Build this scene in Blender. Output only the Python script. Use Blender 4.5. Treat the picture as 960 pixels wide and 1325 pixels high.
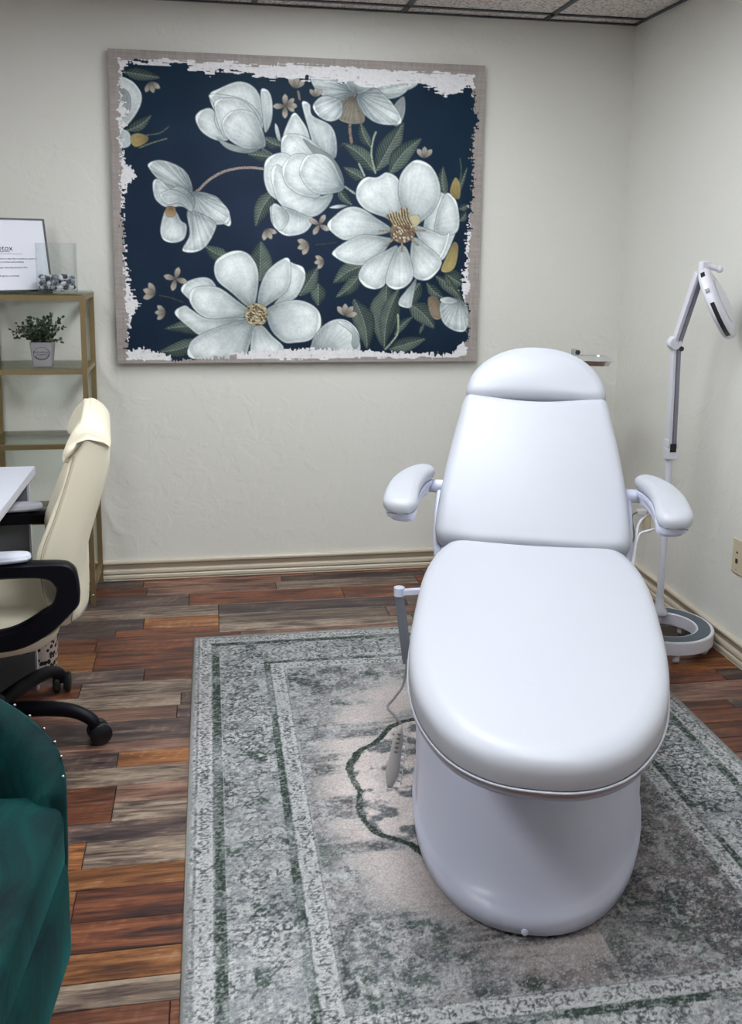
import bpy, bmesh, math, random
import numpy as np
from mathutils import Vector, Matrix, Quaternion
random.seed(7)
rng = np.random.default_rng(11)
S = bpy.context.scene
PI = math.pi
for o in list(bpy.data.objects):
    bpy.data.objects.remove(o)

# ------------------------------------------------------------------ camera
def srgb(r, g, b):
    f = lambda c: (c/255)/12.92 if c/255 <= 0.04045 else ((c/255+0.055)/1.055)**2.4
    return (f(r), f(g), f(b), 1)

YAW, PITCH, ROLL, FPX, SHIFT = 0.16907, 0.16787, -0.013505, 1234.03, -137.593
fw = Vector((math.sin(YAW)*math.cos(PITCH), math.cos(YAW)*math.cos(PITCH), -math.sin(PITCH)))
r0 = Vector((math.cos(YAW), -math.sin(YAW), 0)); d0 = fw.cross(r0)
right = math.cos(ROLL)*r0 + math.sin(ROLL)*d0
down = -math.sin(ROLL)*r0 + math.cos(ROLL)*d0
cd = bpy.data.cameras.new('camera'); cam = bpy.data.objects.new('camera', cd)
S.collection.objects.link(cam); S.camera = cam
m = Matrix((right, -down, -fw)).transposed().to_4x4(); m.translation = (0, 0, 1.478)
cam.matrix_world = m
cd.sensor_fit = 'HORIZONTAL'; cd.sensor_width = 36; cd.lens = 36*FPX/960
cd.shift_y = SHIFT/960; cd.clip_start = 0.05

# ------------------------------------------------------------------ world, light, exposure
w = bpy.data.worlds.new('world'); S.world = w; w.use_nodes = True
w.node_tree.nodes['Background'].inputs[0].default_value = (0.8, 0.9, 1, 1)
w.node_tree.nodes['Background'].inputs[1].default_value = 0.3
S.view_settings.view_transform = 'Standard'; S.view_settings.look = 'None'
S.view_settings.gamma = 1; S.view_settings.use_curve_mapping = False
S.view_settings.exposure = 1.27
LIGHT = 7.5            # radiance of the ceiling light diffusers

# ------------------------------------------------------------------ helpers
def tag(o, label=None, cat=None, group=None, kind=None):
    if label: o['label'] = label
    if cat: o['category'] = cat
    if group: o['group'] = group
    if kind: o['kind'] = kind
    return o

def empty(name, loc=(0, 0, 0), rz=0, label=None, cat=None, group=None):
    o = bpy.data.objects.new(name, None); S.collection.objects.link(o)
    o.location = loc; o.rotation_euler = (0, 0, rz); o.empty_display_size = 0.1
    return tag(o, label, cat, group)

def mesh(name, V, F, mat=None, parent=None, smooth=False, loc=None, rz=0, auto=None):
    me = bpy.data.meshes.new(name); me.from_pydata([tuple(v) for v in V], [], [tuple(f) for f in F]); me.update()
    bm = bmesh.new(); bm.from_mesh(me); bmesh.ops.recalc_face_normals(bm, faces=bm.faces); bm.to_mesh(me); bm.free()
    if mat: me.materials.append(mat)
    if smooth: me.shade_smooth()
    if auto is not None:
        me.shade_smooth(); me.set_sharp_from_angle(angle=math.radians(auto))
    o = bpy.data.objects.new(name, me); S.collection.objects.link(o)
    if parent: o.parent = parent
    if loc: o.location = loc
    if rz: o.rotation_euler = (0, 0, rz)
    return o

class G:
    """collects geometry for one mesh"""
    def __init__(s): s.V = []; s.F = []
    def add(s, V, F):
        n = len(s.V); s.V += [tuple(v) for v in V]; s.F += [tuple(i+n for i in f) for f in F]; return s
    def box(s, x0, x1, y0, y1, z0, z1):
        return s.add([(x, y, z) for x in (x0, x1) for y in (y0, y1) for z in (z0, z1)],
                     [(0, 1, 3, 2), (4, 6, 7, 5), (0, 4, 5, 1), (2, 3, 7, 6), (0, 2, 6, 4), (1, 5, 7, 3)])
    def bar(s, a, b, wx, wy=None, up=(0, 0, 1)):
        wy = wy or wx; a = Vector(a); b = Vector(b); t = (b-a).normalized(); u = Vector(up)
        if abs(t.dot(u)) > .95: u = Vector((1, 0, 0))
        p = t.cross(u).normalized(); q = t.cross(p)
        V = [c+p*i*wx/2+q*j*wy/2 for c in (a, b) for i in (-1, 1) for j in (-1, 1)]
        return s.add(V, [(0, 1, 3, 2), (4, 6, 7, 5), (0, 4, 5, 1), (2, 3, 7, 6), (0, 2, 6, 4), (1, 5, 7, 3)])
    def loft(s, rings, cap=True, closed=False):
        n = len(rings[0]); m_ = len(rings); V = [p for r in rings for p in r]; F = []
        for i in range(m_ if closed else m_-1):
            a = i*n; b = ((i+1) % m_)*n
            for j in range(n):
                k = (j+1) % n; F.append((a+j, a+k, b+k, b+j))
        if cap and not closed:
            F.append(tuple(range(n))[::-1]); F.append(tuple((m_-1)*n+j for j in range(n)))
        return s.add(V, F)
    def tube(s, path, r, n=12, cap=True):
        P = [Vector(p) for p in path]; R = r if isinstance(r, (list, tuple)) else [r]*len(P)
        t0 = (P[1]-P[0]).normalized(); u = Vector((0, 0, 1)) if abs(t0.z) < .9 else Vector((1, 0, 0))
        p = t0.cross(u).normalized(); rings = []
        for i, c in enumerate(P):
            t = (P[min(i+1, len(P)-1)]-P[max(i-1, 0)]).normalized()
            p = (p-t*p.dot(t)).normalized(); q = t.cross(p)
            rings.append([c+(p*math.cos(2*PI*j/n)+q*math.sin(2*PI*j/n))*R[i] for j in range(n)])
        return s.loft(rings, cap)
    def lathe(s, prof, n=32, c=(0, 0, 0), axis=None):
        rings = [[(r*math.cos(2*PI*j/n), r*math.sin(2*PI*j/n), z) for j in range(n)] for r, z in prof]
        if axis is not None:
            Q = Vector((0, 0, 1)).rotation_difference(Vector(axis).normalized())
            rings = [[Q @ Vector(p)+Vector(c) for p in r] for r in rings]
        else:
            rings = [[Vector(p)+Vector(c) for p in r] for r in rings]
        return s.loft(rings)
    def ball(s, c, r, n=12, sc=(1, 1, 1)):
        rings = []
        for i in range(1, n//2*2):
            a = PI*i/(n//2*2)
            rings.append([(c[0]+r*sc[0]*math.sin(a)*math.cos(2*PI*j/n), c[1]+r*sc[1]*math.sin(a)*math.sin(2*PI*j/n), c[2]-r*sc[2]*math.cos(a)) for j in range(n)])
        return s.loft(rings)
    def obj(s, name, mat=None, parent=None, **k): return mesh(name, s.V, s.F, mat, parent, **k)

def smooth_path(P, per=6, closed=False):
    P = [Vector(p) for p in P]; n = len(P); out = []
    g = (lambda i: P[i % n]) if closed else (lambda i: P[max(0, min(n-1, i))])
    for i in range(n if closed else n-1):
        a, b, c, d = g(i-1), g(i), g(i+1), g(i+2)
        for k in range(per):
            t = k/per
            out.append(0.5*((2*b)+(c-a)*t+(2*a-5*b+4*c-d)*t*t+(3*b-a-3*c+d)*t**3))
    if not closed: out.append(P[-1])
    return out

def offset_loop(L, d):
    """moves a closed 2-D loop (counter-clockwise) inward by d"""
    n = len(L); out = []
    for i in range(n):
        t = (L[(i+1) % n]-L[i-1]); t = Vector((t.x, t.y)).normalized()
        out.append(Vector((L[i].x-t.y*d, L[i].y+t.x*d)))
    for _ in range(int(abs(d)*700)):
        out = [out[i]*.5+(out[i-1]+out[(i+1) % n])*.25 for i in range(n)]
    return out

def cushion(loop, z0, z1, r, dome=0.0, frame=None, g=None, rb=None):
    """slab with rounded rims from a CCW 2-D loop; frame maps (u,v,z) to a point"""
    frame = frame or (lambda u, v, z: (u, v, z)); g = g or G()
    loop = [Vector((p[0], p[1])) for p in loop]
    c = sum(loop, Vector((0, 0)))/len(loop); rings = []
    rr = min(r, (z1-z0)/2)
    ins = offset_loop(loop, rr)
    for k in (.5, .9):
        rings.append([(*(c+(p-c)*k), z0) for p in ins])
    rb = rb or rr
    if rb < rr: rings = [[(*(c+(p-c)*k), z0) for p in offset_loop(loop, rb)] for k in (.5, .9)]
    for a in np.linspace(-PI/2, 0, 5):
        rings.append([(*p, z0+rb+rb*math.sin(a)) for p in offset_loop(loop, rb*(1-math.cos(a)))])
    for a in np.linspace(0, PI/2, 6):
        rings.append([(*p, z1-rr+rr*math.sin(a)) for p in offset_loop(loop, rr*(1-math.cos(a)))])
    for k in (.97, .92, .86, .78, .68, .56, .42, .27, .12, .03):
        rings.append([(*(c+(p-c)*k), z1) for p in ins])
    us = [p.x for p in ins]; vs_ = [p.y for p in ins]
    uc, vc, hu, hv = (max(us)+min(us))/2, (max(vs_)+min(vs_))/2, (max(us)-min(us))/2, (max(vs_)-min(vs_))/2
    def lift(p):
        if p[2] < z1-1e-6: return p
        f = max(0, 1-((p[0]-uc)/hu)**2)*max(0, 1-((p[1]-vc)/hv)**2)
        return (p[0], p[1], p[2]+dome*f)
    return g.loft([[frame(*lift(p)) for p in R] for R in rings])

def superell(a, b, n=48, e=2.5, c=(0, 0)):
    out = []
    for j in range(n):
        t = 2*PI*j/n; ct, st = math.cos(t), math.sin(t)
        out.append(Vector((c[0]+a*math.copysign(abs(ct)**(2/e), ct), c[1]+b*math.copysign(abs(st)**(2/e), st))))
    return out

def bevel(o, wdt=.003, seg=2, angle=35):
    b = o.modifiers.new('bevel', 'BEVEL'); b.width = wdt; b.segments = seg; b.limit_method = 'ANGLE'; b.angle_limit = math.radians(angle)
    o.data.shade_smooth(); o.data.set_sharp_from_angle(angle=math.radians(40)); b.harden_normals = False
    return o

def subsurf(o, n=1):
    b = o.modifiers.new('sub', 'SUBSURF'); b.levels = n; b.render_levels = n; o.data.shade_smooth(); return o

# ------------------------------------------------------------------ materials
class MT:
    def __init__(s, name):
        s.m = bpy.data.materials.new(name); s.m.use_nodes = True; s.t = s.m.node_tree; s.n = s.t.nodes; s.l = s.t.links
        s.b = s.n['Principled BSDF']
    def node(s, typ, **k):
        nd = s.n.new(typ)
        for a, v in k.items():
            if a.startswith('i_'):
                key = a[2:]; key = int(key) if key.isdigit() else key.replace('_', ' ')
                nd.inputs[key].default_value = v
            else: setattr(nd, a, v)
        return nd
    def link(s, a, b): s.l.new(a, b)
    def ramp(s, fac, stops, interp='LINEAR'):
        r = s.n.new('ShaderNodeValToRGB'); r.color_ramp.interpolation = interp
        e = r.color_ramp.elements
        while len(e) < len(stops): e.new(0.5)
        for i, (p, c) in enumerate(stops): e[i].position = p; e[i].color = c
        s.link(fac, r.inputs[0]); return r.outputs[0]
    def noise(s, vec, scale, detail=3, rough=.5, dist=0):
        nd = s.n.new('ShaderNodeTexNoise'); nd.inputs['Scale'].default_value = scale; nd.inputs['Detail'].default_value = detail
        nd.inputs['Roughness'].default_value = rough; nd.inputs['Distortion'].default_value = dist
        if vec is not None: s.link(vec, nd.inputs['Vector'])
        return nd.outputs['Fac']
    def coord(s, which='Object', scale=None, loc=None):
        tc = s.n.new('ShaderNodeTexCoord').outputs[which]
        if scale or loc:
            mp = s.n.new('ShaderNodeMapping'); s.link(tc, mp.inputs[0])
            if scale: mp.inputs['Scale'].default_value = scale
            if loc: mp.inputs['Location'].default_value = loc
            return mp.outputs[0]
        return tc
    def mix(s, f, a, b, blend='MIX'):
        nd = s.n.new('ShaderNodeMix'); nd.data_type = 'RGBA'; nd.blend_type = blend
        for k, v in ((0, f), (6, a), (7, b)):
            if hasattr(v, 'is_output') or isinstance(v, bpy.types.NodeSocket): s.link(v, nd.inputs[k])
            else: nd.inputs[k].default_value = v
        return nd.outputs[2]
    def math(s, op, a, b=0.0):
        nd = s.n.new('ShaderNodeMath'); nd.operation = op
        for k, v in ((0, a), (1, b)):
            if isinstance(v, bpy.types.NodeSocket): s.link(v, nd.inputs[k])
            else: nd.inputs[k].default_value = v
        return nd.outputs[0]
    def bump(s, h, strength=.2, dist=.01):
        nd = s.n.new('ShaderNodeBump'); nd.inputs['Strength'].default_value = strength; nd.inputs['Distance'].default_value = dist
        s.link(h, nd.inputs['Height']); s.link(nd.outputs[0], s.b.inputs['Normal'])
    def set(s, color=None, rough=None, metal=None, **k):
        if color is not None:
            if isinstance(color, bpy.types.NodeSocket): s.link(color, s.b.inputs['Base Color'])
            else: s.b.inputs['Base Color'].default_value = color
        if rough is not None:
            if isinstance(rough, bpy.types.NodeSocket): s.link(rough, s.b.inputs['Roughness'])
            else: s.b.inputs['Roughness'].default_value = rough
        if metal is not None: s.b.inputs['Metallic'].default_value = metal
        for a, v in k.items(): s.b.inputs[a.replace('_', ' ')].default_value = v
        return s.m

def simple(name, col, rough=.5, metal=0, grain=0, gscale=60, bump=0, **k):
    t = MT(name)
    nz = t.noise(t.coord(), gscale, 3)
    dark = tuple(c*(1-grain) for c in col[:3])+(1,)
    t.set(t.mix(nz, dark, col), rough, metal, **k)
    if bump: t.bump(nz, bump, .004)
    return t.m

# wall paint: warm light greige with a light knockdown texture
t = MT('wall_paint'); co = t.coord()
n1 = t.noise(co, 9, 4, .55, .6); n2 = t.noise(co, 60, 2)
k = t.ramp(n1, [(.50, (0, 0, 0, 1)), (.60, (1, 1, 1, 1))])
t.set(t.mix(t.noise(co, 1.3, 2), srgb(220, 219, 212), srgb(225, 224, 217)), .45)
t.bump(t.math('ADD', k, t.math('MULTIPLY', n2, .5)), .16, .006); M_wall = t.m
M_trim = simple('trim_paint', srgb(205, 195, 176), .35, grain=.05, gscale=20)
M_trim_shade = simple('trim_paint_shaded', srgb(170, 156, 138), .45, grain=.06, gscale=20)  # trim paint darkened, the cove's shading put into the colour
# mineral fibre ceiling tile
t = MT('ceiling_tile'); co = t.coord(); v = t.noise(co, 85, 4, .7)
t.set(t.ramp(v, [(.36, srgb(140, 132, 130)), (.50, srgb(226, 218, 214)), (.7, srgb(242, 236, 232))]), .9)
t.bump(v, .6, .01); M_tile = t.m
M_tbar = simple('ceiling_bar', srgb(58, 60, 72), .4, .3)
t = MT('light_diffuser'); t.set(srgb(245, 248, 252), .5)
t.b.inputs['Emission Color'].default_value = (0.93, .97, 1.0, 1); t.b.inputs['Emission Strength'].default_value = LIGHT; M_light = t.m

def wood(name, stops, saw=.0, scl=1.0):
    t = MT(name); oi = t.n.new('ShaderNodeObjectInfo')
    mp = t.n.new('ShaderNodeMapping'); tc = t.n.new('ShaderNodeTexCoord').outputs['Object']
    cmb = t.n.new('ShaderNodeCombineXYZ')
    for i, f in enumerate((37.0, 91.0, 13.0)): t.link(t.math('MULTIPLY', oi.outputs['Random'], f), cmb.inputs[i])
    t.link(tc, mp.inputs[0]); t.link(cmb.outputs[0], mp.inputs['Location'])
    mp2 = t.n.new('ShaderNodeMapping'); t.link(mp.outputs[0], mp2.inputs[0]); mp2.inputs['Scale'].default_value = (2.6*scl, 30, 1)
    mp3 = t.n.new('ShaderNodeMapping'); t.link(mp.outputs[0], mp3.inputs[0]); mp3.inputs['Scale'].default_value = (12, 190, 1)
    mp4 = t.n.new('ShaderNodeMapping'); t.link(mp.outputs[0], mp4.inputs[0]); mp4.inputs['Scale'].default_value = (3.2, 11, 1)
    a = t.noise(mp2.outputs[0], 1.6, 5, .62, .9); b = t.noise(mp3.outputs[0], 1, 3, .6); c = t.noise(mp4.outputs[0], 1, 3, .55, 1.4)
    f = t.math('ADD', t.math('MULTIPLY', a, .85), t.math('MULTIPLY', b, .30)); f = t.math('ADD', f, t.math('MULTIPLY', c, .45))
    f = t.math('SUBTRACT', f, .285)
    col = t.ramp(f, stops)
    # saw kerf marks across the board, in patches
    wv = t.node('ShaderNodeTexWave', i_Scale=9.0, i_Distortion=6.0, i_Detail=2.0); mp5 = t.n.new('ShaderNodeMapping')
    t.link(mp.outputs[0], mp5.inputs[0]); mp5.inputs['Rotation'].default_value = (0, 0, .35); t.link(mp5.outputs[0], wv.inputs['Vector'])
    pat = t.ramp(c, [(.5, (0, 0, 0, 1)), (.62, (1, 1, 1, 1))])
    sw = t.math('MULTIPLY', t.math('MULTIPLY', t.ramp(wv.outputs['Fac'], [(.55, (0, 0, 0, 1)), (.9, (1, 1, 1, 1))]), pat), t.ramp(b, [(.45, (0, 0, 0, 1)), (.6, (1, 1, 1, 1))]))
    col = t.mix(t.math('MULTIPLY', sw, saw), col, tuple(min(1, c_*1.9+.05) for c_ in stops[-1][1][:3])+(1,))
    # per board value
    val = t.math('ADD', t.math('MULTIPLY', oi.outputs['Random'], .36), .52)
    hs = t.node('ShaderNodeHueSaturation'); hs.inputs['Saturation'].default_value = 1.12; t.link(val, hs.inputs['Value']); t.link(col, hs.inputs['Color'])
    t.set(hs.outputs[0], t.ramp(b, [(.3, (.34,)*3+(1,)), (.7, (.48,)*3+(1,))])); t.bump(t.math('ADD', a, t.math('MULTIPLY', b, .6)), .12, .002)
    return t.m
W = {
 'R': wood('wood_red_brown', [(.32, srgb(44, 28, 28)), (.44, srgb(88, 54, 46)), (.54, srgb(128, 80, 62)), (.66, srgb(158, 104, 80)), (.78, srgb(176, 128, 104))], .12),
 'D': wood('wood_dark_slate', [(.32, srgb(34, 28, 34)), (.45, srgb(66, 54, 56)), (.57, srgb(98, 82, 78)), (.72, srgb(146, 122, 110))], .35),
 'G': wood('wood_weathered_grey', [(.32, srgb(60, 50, 50)), (.43, srgb(104, 88, 80)), (.54, srgb(150, 132, 118)), (.66, srgb(186, 168, 150))], .2, 1.4),
 'O': wood('wood_orange_brown', [(.32, srgb(74, 46, 36)), (.44, srgb(124, 82, 58)), (.54, srgb(164, 112, 78)), (.64, srgb(186, 136, 100)), (.76, srgb(196, 158, 128))], .25),
 'P': wood('wood_pink_brown', [(.32, srgb(64, 46, 46)), (.44, srgb(110, 82, 74)), (.55, srgb(148, 114, 100)), (.68, srgb(184, 150, 132))], .2),
}
M_slab = simple('floor_underlay', srgb(30, 18, 16), .7)

def glass(name, tint=(.93, .97, .95, 1), rough=0.0):
    t = MT(name); t.set(tint, rough); t.b.inputs['Transmission Weight'].default_value = 1; t.b.inputs['IOR'].default_value = 1.45
    return t.m
def thin_glass(name, tint, refl=.12):
    t = MT(name); tr = t.node('ShaderNodeBsdfTransparent'); tr.inputs[0].default_value = tint
    gl = t.node('ShaderNodeBsdfGlossy'); gl.inputs['Roughness'].default_value = .03
    lw = t.node('ShaderNodeLayerWeight'); lw.inputs[0].default_value = .5
    fc = t.math('ADD', t.math('MULTIPLY', t.math('POWER', lw.outputs['Facing'], 3.0), refl*3), .04)
    mx = t.node('ShaderNodeMixShader'); t.link(fc, mx.inputs[0]); t.link(tr.outputs[0], mx.inputs[1]); t.link(gl.outputs[0], mx.inputs[2])
    t.link(mx.outputs[0], t.n['Material Output'].inputs[0]); return t.m

M_vinyl = simple('white_vinyl', srgb(188, 191, 200), .42, grain=.015, gscale=8)
M_plast = simple('white_plastic', srgb(214, 218, 238), .33, grain=.02, gscale=6)
M_white = simple('white_lamp_paint', srgb(216, 216, 226), .3)
M_silver = simple('satin_edge_trim', srgb(176, 176, 190), .3, .6)
M_groove = simple('extrusion_grey', srgb(140, 140, 158), .35, .5)
M_chrome = simple('chrome', srgb(226, 230, 234), .16, 1)
M_barm = simple('brushed_grey_tube', srgb(132, 138, 146), .35, .6)
M_black = simple('black_nylon', srgb(5, 6, 18), .5, grain=.1, Specular_IOR_Level=.25)
M_blackpad = simple('dark_rubber', srgb(22, 24, 30), .7)
M_strip = simple('smoked_strip', srgb(40, 42, 44), .25)
M_ringpad = simple('slate_ring_pad', srgb(84, 96, 106), .5)
M_cream = simple('cream_leather', srgb(238, 230, 207), .45, grain=.05, gscale=14, bump=.08)
M_stitch = simple('stitching', srgb(170, 158, 136), .7)
M_desk = simple('white_laminate', srgb(206, 209, 222), .28)
M_desk_shade = simple('white_laminate_shaded', srgb(118, 122, 128), .45)  # shaded copy of the white desk laminate
M_gold = simple('brushed_gold', srgb(158, 138, 100), .38, .7, grain=.15, gscale=40)
M_shelfglass = thin_glass('shelf_glass', (.86, .92, .89, 1))
M_vase = thin_glass('vase_glass', (.93, .95, .95, 1), .25)
M_beige = simple('beige_plastic', srgb(206, 192, 164), .4)
M_dark = simple('dark_slot', srgb(14, 12, 14), .6)
M_ink = simple('print_ink', srgb(34, 34, 40), .6)
M_paper = simple('paper', srgb(224, 225, 236), .5)
M_frameb = simple('black_frame', srgb(16, 16, 20), .4)
M_potw = simple('galvanised_pot', srgb(170, 168, 174), .6, .1, grain=.25, gscale=60)
M_leaf = simple('leaf_green', srgb(64, 84, 62), .5, grain=.6, gscale=50)
M_stem = simple('stem_brown', srgb(60, 58, 44), .7)
M_soil = simple('soil', srgb(38, 30, 26), .9, grain=.5)
M_remote = simple('remote_grey', srgb(188, 184, 182), .4)
M_cable = simple('cable_grey', srgb(120, 118, 120), .5)
M_cablew = simple('cable_white', srgb(214, 214, 220), .45)
M_caster = simple('caster_rubber', srgb(12, 16, 22), .35)
# stones in the vase
M_stones = [simple('stone_white', srgb(220, 220, 226), .3, grain=.15, gscale=40), simple('stone_slate', srgb(74, 82, 96), .35, grain=.4, gscale=60),
            simple('stone_grey', srgb(142, 150, 158), .35, grain=.3, gscale=60)]
# velvet
t = MT('green_velvet'); co = t.coord(); nz = t.ramp(t.noise(t.coord('Object', (2.2, 1, .8), (3, 1, 2)), 4.2, 5, .62, 1.2), [(.34, (0, 0, 0, 1)), (.72, (1, 1, 1, 1))]); n2 = t.noise(co, 120, 2)
lw = t.node('ShaderNodeLayerWeight', i_Blend=.35)
t.set(t.mix(nz, srgb(0, 24, 30), srgb(0, 60, 58)), .75)
t.b.inputs['Sheen Weight'].default_value = .22; t.b.inputs['Sheen Roughness'].default_value = .35; t.b.inputs['Sheen Tint'].default_value = srgb(20, 130, 130)
t.b.inputs['Specular IOR Level'].default_value = .2
t.bump(t.math('ADD', nz, t.math('MULTIPLY', n2, .1)), .2, .01); M_velvet = t.m
# leopard
t = MT('leopard_print'); co = t.coord(); vor = t.node('ShaderNodeTexVoronoi', i_Scale=58.0); vor.feature = 'F1'; t.link(co, vor.inputs['Vector'])
nz = t.noise(co, 60, 2); d = t.math('ADD', vor.outputs['Distance'], t.math('MULTIPLY', nz, .25))
t.set(t.ramp(d, [(.0, srgb(20, 16, 18)), (.57, srgb(20, 16, 18)), (.62, srgb(196, 178, 168))]), .6); M_leopard = t.m

# ------------------------------------------------------------------ room shell
XL, XR, YF, YB, H = -2.6, 1.87, -2.3, 4.16, 2.44
def struct(o): o['kind'] = 'structure'; return o
struct(G().box(XL-.1, XR, YB, YB+.1, 0, H+.1).obj('wall_back', M_wall))
struct(G().box(XR, XR+.1, YF-.1, YB+.1, 0, H+.1).obj('wall_right', M_wall))
struct(G().box(XL-.1, XL, YF-.1, YB, 0, H+.1).obj('wall_left', M_wall))
struct(G().box(XL, XR, YF-.1, YF, 0, H+.1).obj('wall_front', M_wall))
floor = struct(G().box(XL-.1, XR+.1, YF-.1, YB+.1, -.1, -.004).obj('floor', M_slab))
ceil = struct(G().box(XL-.1, XR+.1, YF-.1, YB+.1, H+.1, H+.12).obj('ceiling', M_tile))

# floor boards: rows measured from the back wall towards the camera
rows = [4.16, 4.115, 4.038, 3.944, 3.802, 3.694, 3.584, 3.516, 3.381, 3.23, 3.132, 3.033, 2.945, 2.858, 2.728, 2.669, 2.587, 2.494, 2.41, 2.323, 2.244, 2.139, 2.061, 1.953, 1.856, 1.772, 1.702]
# for each row a list of (right end x, kind) for the stretch left of the rug, then the kind continuing
lay = [
 [(-.35, 'D'), (.45, 'R'), (1.2, 'B')], [(-.30, 'D'), (.30, 'P'), (.95, 'D')], [(-.28, 'R'), (.27, 'P'), (.9, 'G')], [(-.10, 'D'), (.55, 'R'), (1.3, 'R')],
 [(.02, 'G'), (.8, 'D')], [(-.27, 'D'), (.02, 'O'), (.7, 'G')], [(-.37, 'D'), (.02, 'R')], [(-.43, 'R'), (.1, 'R')],
 [(-.42, 'O'), (.1, 'R')], [(-.24, 'D'), (.1, 'R')], [(.1, 'G')], [(-.11, 'G'), (.1, 'D')], [(-.12, 'P'), (.1, 'D')],
 [(.1, 'D')], [(.1, 'P')], [(-.28, 'D'), (.1, 'O')], [(.1, 'G')], [(-.27, 'R'), (.1, 'P')],
 [(-.27, 'R'), (.1, 'G')], [(.1, 'D')], [(-.32, 'O'), (.1, 'G')], [(.1, 'O')], [(-.32, 'O'), (.1, 'R')], [(.1, 'R')], [(.1, 'O')], [(.1, 'G')]]
while rows[-1] > YF+.1:
    rows.append(rows[-1]-random.choice((.075, .095, .11)))
RUG = (-.072, 1.508, 1.285, 3.453)
GAP = .0012
def plank(x0, x1, y0, y1, kind, g=None):
    cx, cy = (x0+x1)/2, (y0+y1)/2; a, b = (x1-x0)/2-GAP, (y0-y1)/2-GAP; c = .0012
    V = [(-a, -b, -.004), (a, -b, -.004), (a, b, -.004), (-a, b, -.004), (-a, -b, -c), (a, -b, -c), (a, b, -c), (-a, b, -c),
         (-a+c, -b+c, 0), (a-c, -b+c, 0), (a-c, b-c, 0), (-a+c, b-c, 0)]
    F = [(0, 1, 5, 4), (1, 2, 6, 5), (2, 3, 7, 6), (3, 0, 4, 7), (4, 5, 9, 8), (5, 6, 10, 9), (6, 7, 11, 10), (7, 4, 8, 11), (8, 9, 10, 11)]
    if g is not None: g.add([(v[0]+cx, v[1]+cy, v[2]) for v in V], F); return
    mesh('plank', V, F, W[kind], floor, loc=(cx, cy, 0))
rest = G()
for i in range(len(rows)-1):
    y0, y1 = rows[i], rows[i+1]
    segs = []
    L = lay[i] if i < len(lay) else []
    if L:
        x = L[0][0]-random.uniform(.5, .9); segs.append((x, L[0][0], L[0][1]))
        for (a, _), (b, k_) in zip(L, L[1:]): segs.append((a, b, k_))
        xr = L[-1][0]
    else:
        x = random.uniform(-.6, 0); xr = x
    while x > XL:
        ln = random.uniform(.5, 1.1); segs.insert(0, (max(XL, x-ln), x, random.choice('RRDGOP'))); x -= ln
    while xr < XR:
        ln = random.uniform(.55, 1.1); segs.append((xr, min(XR, xr+ln), random.choice('RRRDPDRO') if xr > 1 else random.choice('RRDGOP'))); xr += ln
    for a, b, k_ in segs:
        k_ = 'R' if k_ == 'B' else k_
        under = a > RUG[0]+.03 and b < RUG[1]-.03 and y1 > RUG[2]+.03 and y0 < RUG[3]-.03
        if under: continue
        # only what this end of the room can show is laid board by board
        if y0 > 1.35 and b > -1.15: plank(a, b, y0, y1, k_)
        else: plank(a, b, y0, y1, k_, rest)
o = rest.obj('plank', W['R'], floor); o['kind'] = 'stuff'

# baseboards: proud bead, receding cove with its shade painted in taupe, two proud bands
prof = [(0, .088), (.012, .088), (.017, .083), (.017, .076), (.013, .071), (.006, .070)]
prof2 = [(.006, .070), (.012, .068), (.004, .048)]
prof3 = [(.004, .048), (.003, .046), (.015, .0455), (.017, .042), (.017, .031), (.014, .028), (.006, .027), (.006, .025), (.017, .024), (.020, .020), (.020, .009), (.016, .006), (.009, .0055), (.009, .004), (.020, .003), (.020, 0), (0, 0)]
def base_run(name, p0, p1, nrm):
    root = empty(name, p0)
    root['kind'] = 'structure'
    d_ = Vector(p1)-Vector(p0); n_ = Vector(nrm)
    for nm, pf, mt in (('trim_bead', prof, M_trim), ('cove', prof2, M_trim_shade), ('trim_band', prof3, M_trim)):
        V = []; F = []
        for q in (Vector((0, 0, 0)), d_):
            V += [q+n_*a+Vector((0, 0, z)) for a, z in pf]
        k_ = len(pf)
        for j in range(k_-1): F.append((j, j+1, k_+j+1, k_+j))
        o = mesh(nm, V, F, mt, root)
    return root
base_run('baseboard_back', (XL, YB, 0), (XR, YB, 0), (0, -1, 0))
base_run('baseboard_right', (XR, YB, 0), (XR, YF, 0), (-1, 0, 0))
base_run('baseboard_left', (XL, YF, 0), (XL, YB, 0), (1, 0, 0))

# ceiling grid and tiles
gx = [.20+.624*k for k in range(-5, 4)]; gx = [x for x in gx if XL < x < XR]; gy = [4.05-.61*k for k in range(0, 11)]; gy = [y for y in gy if y > YF]
XS = [XL]+gx+[XR]; YS = [YF]+gy[::-1]+[YB]
lights = [(.20, .824, 2.22, 3.44), (.20, .824, .39, 1.61), (-1.672, -1.048, 1.0, 2.22)]
def in_light(a, b, c, d):
    return any(a > l[0]-.02 and b < l[1]+.02 and c > l[2]-.02 and d < l[3]+.02 for l in lights)
for i in range(len(XS)-1):
    for j in range(len(YS)-1):
        a, b, c, d = XS[i], XS[i+1], YS[j], YS[j+1]
        if in_light(a, b, c, d): continue
        e = .009
        g = G(); hx, hy = (b-a)/2-e, (d-c)/2-e
        g.box(-hx, hx, -hy, hy, .004, .02)
        g.obj('ceiling_tile', M_tile, ceil, loc=((a+b)/2, (c+d)/2, H))
for x in gx:
    G().box(-.012, .012, YF, YB, 0, .006).obj('ceiling_bar', M_tbar, ceil, loc=(x, 0, H-.001))
for y in gy:
    G().box(XL, XR, -.012, .012, 0, .0055).obj('ceiling_bar', M_tbar, ceil, loc=(0, y, H-.001))
G().box(XL, XR, YB-.02, YB, 0, .003).box(XR-.02, XR, YF, YB, 0, .003).box(XL, XL+.02, YF, YB, 0, .003).obj('wall_angle', M_tbar, ceil, loc=(0, 0, H-.002))
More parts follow.
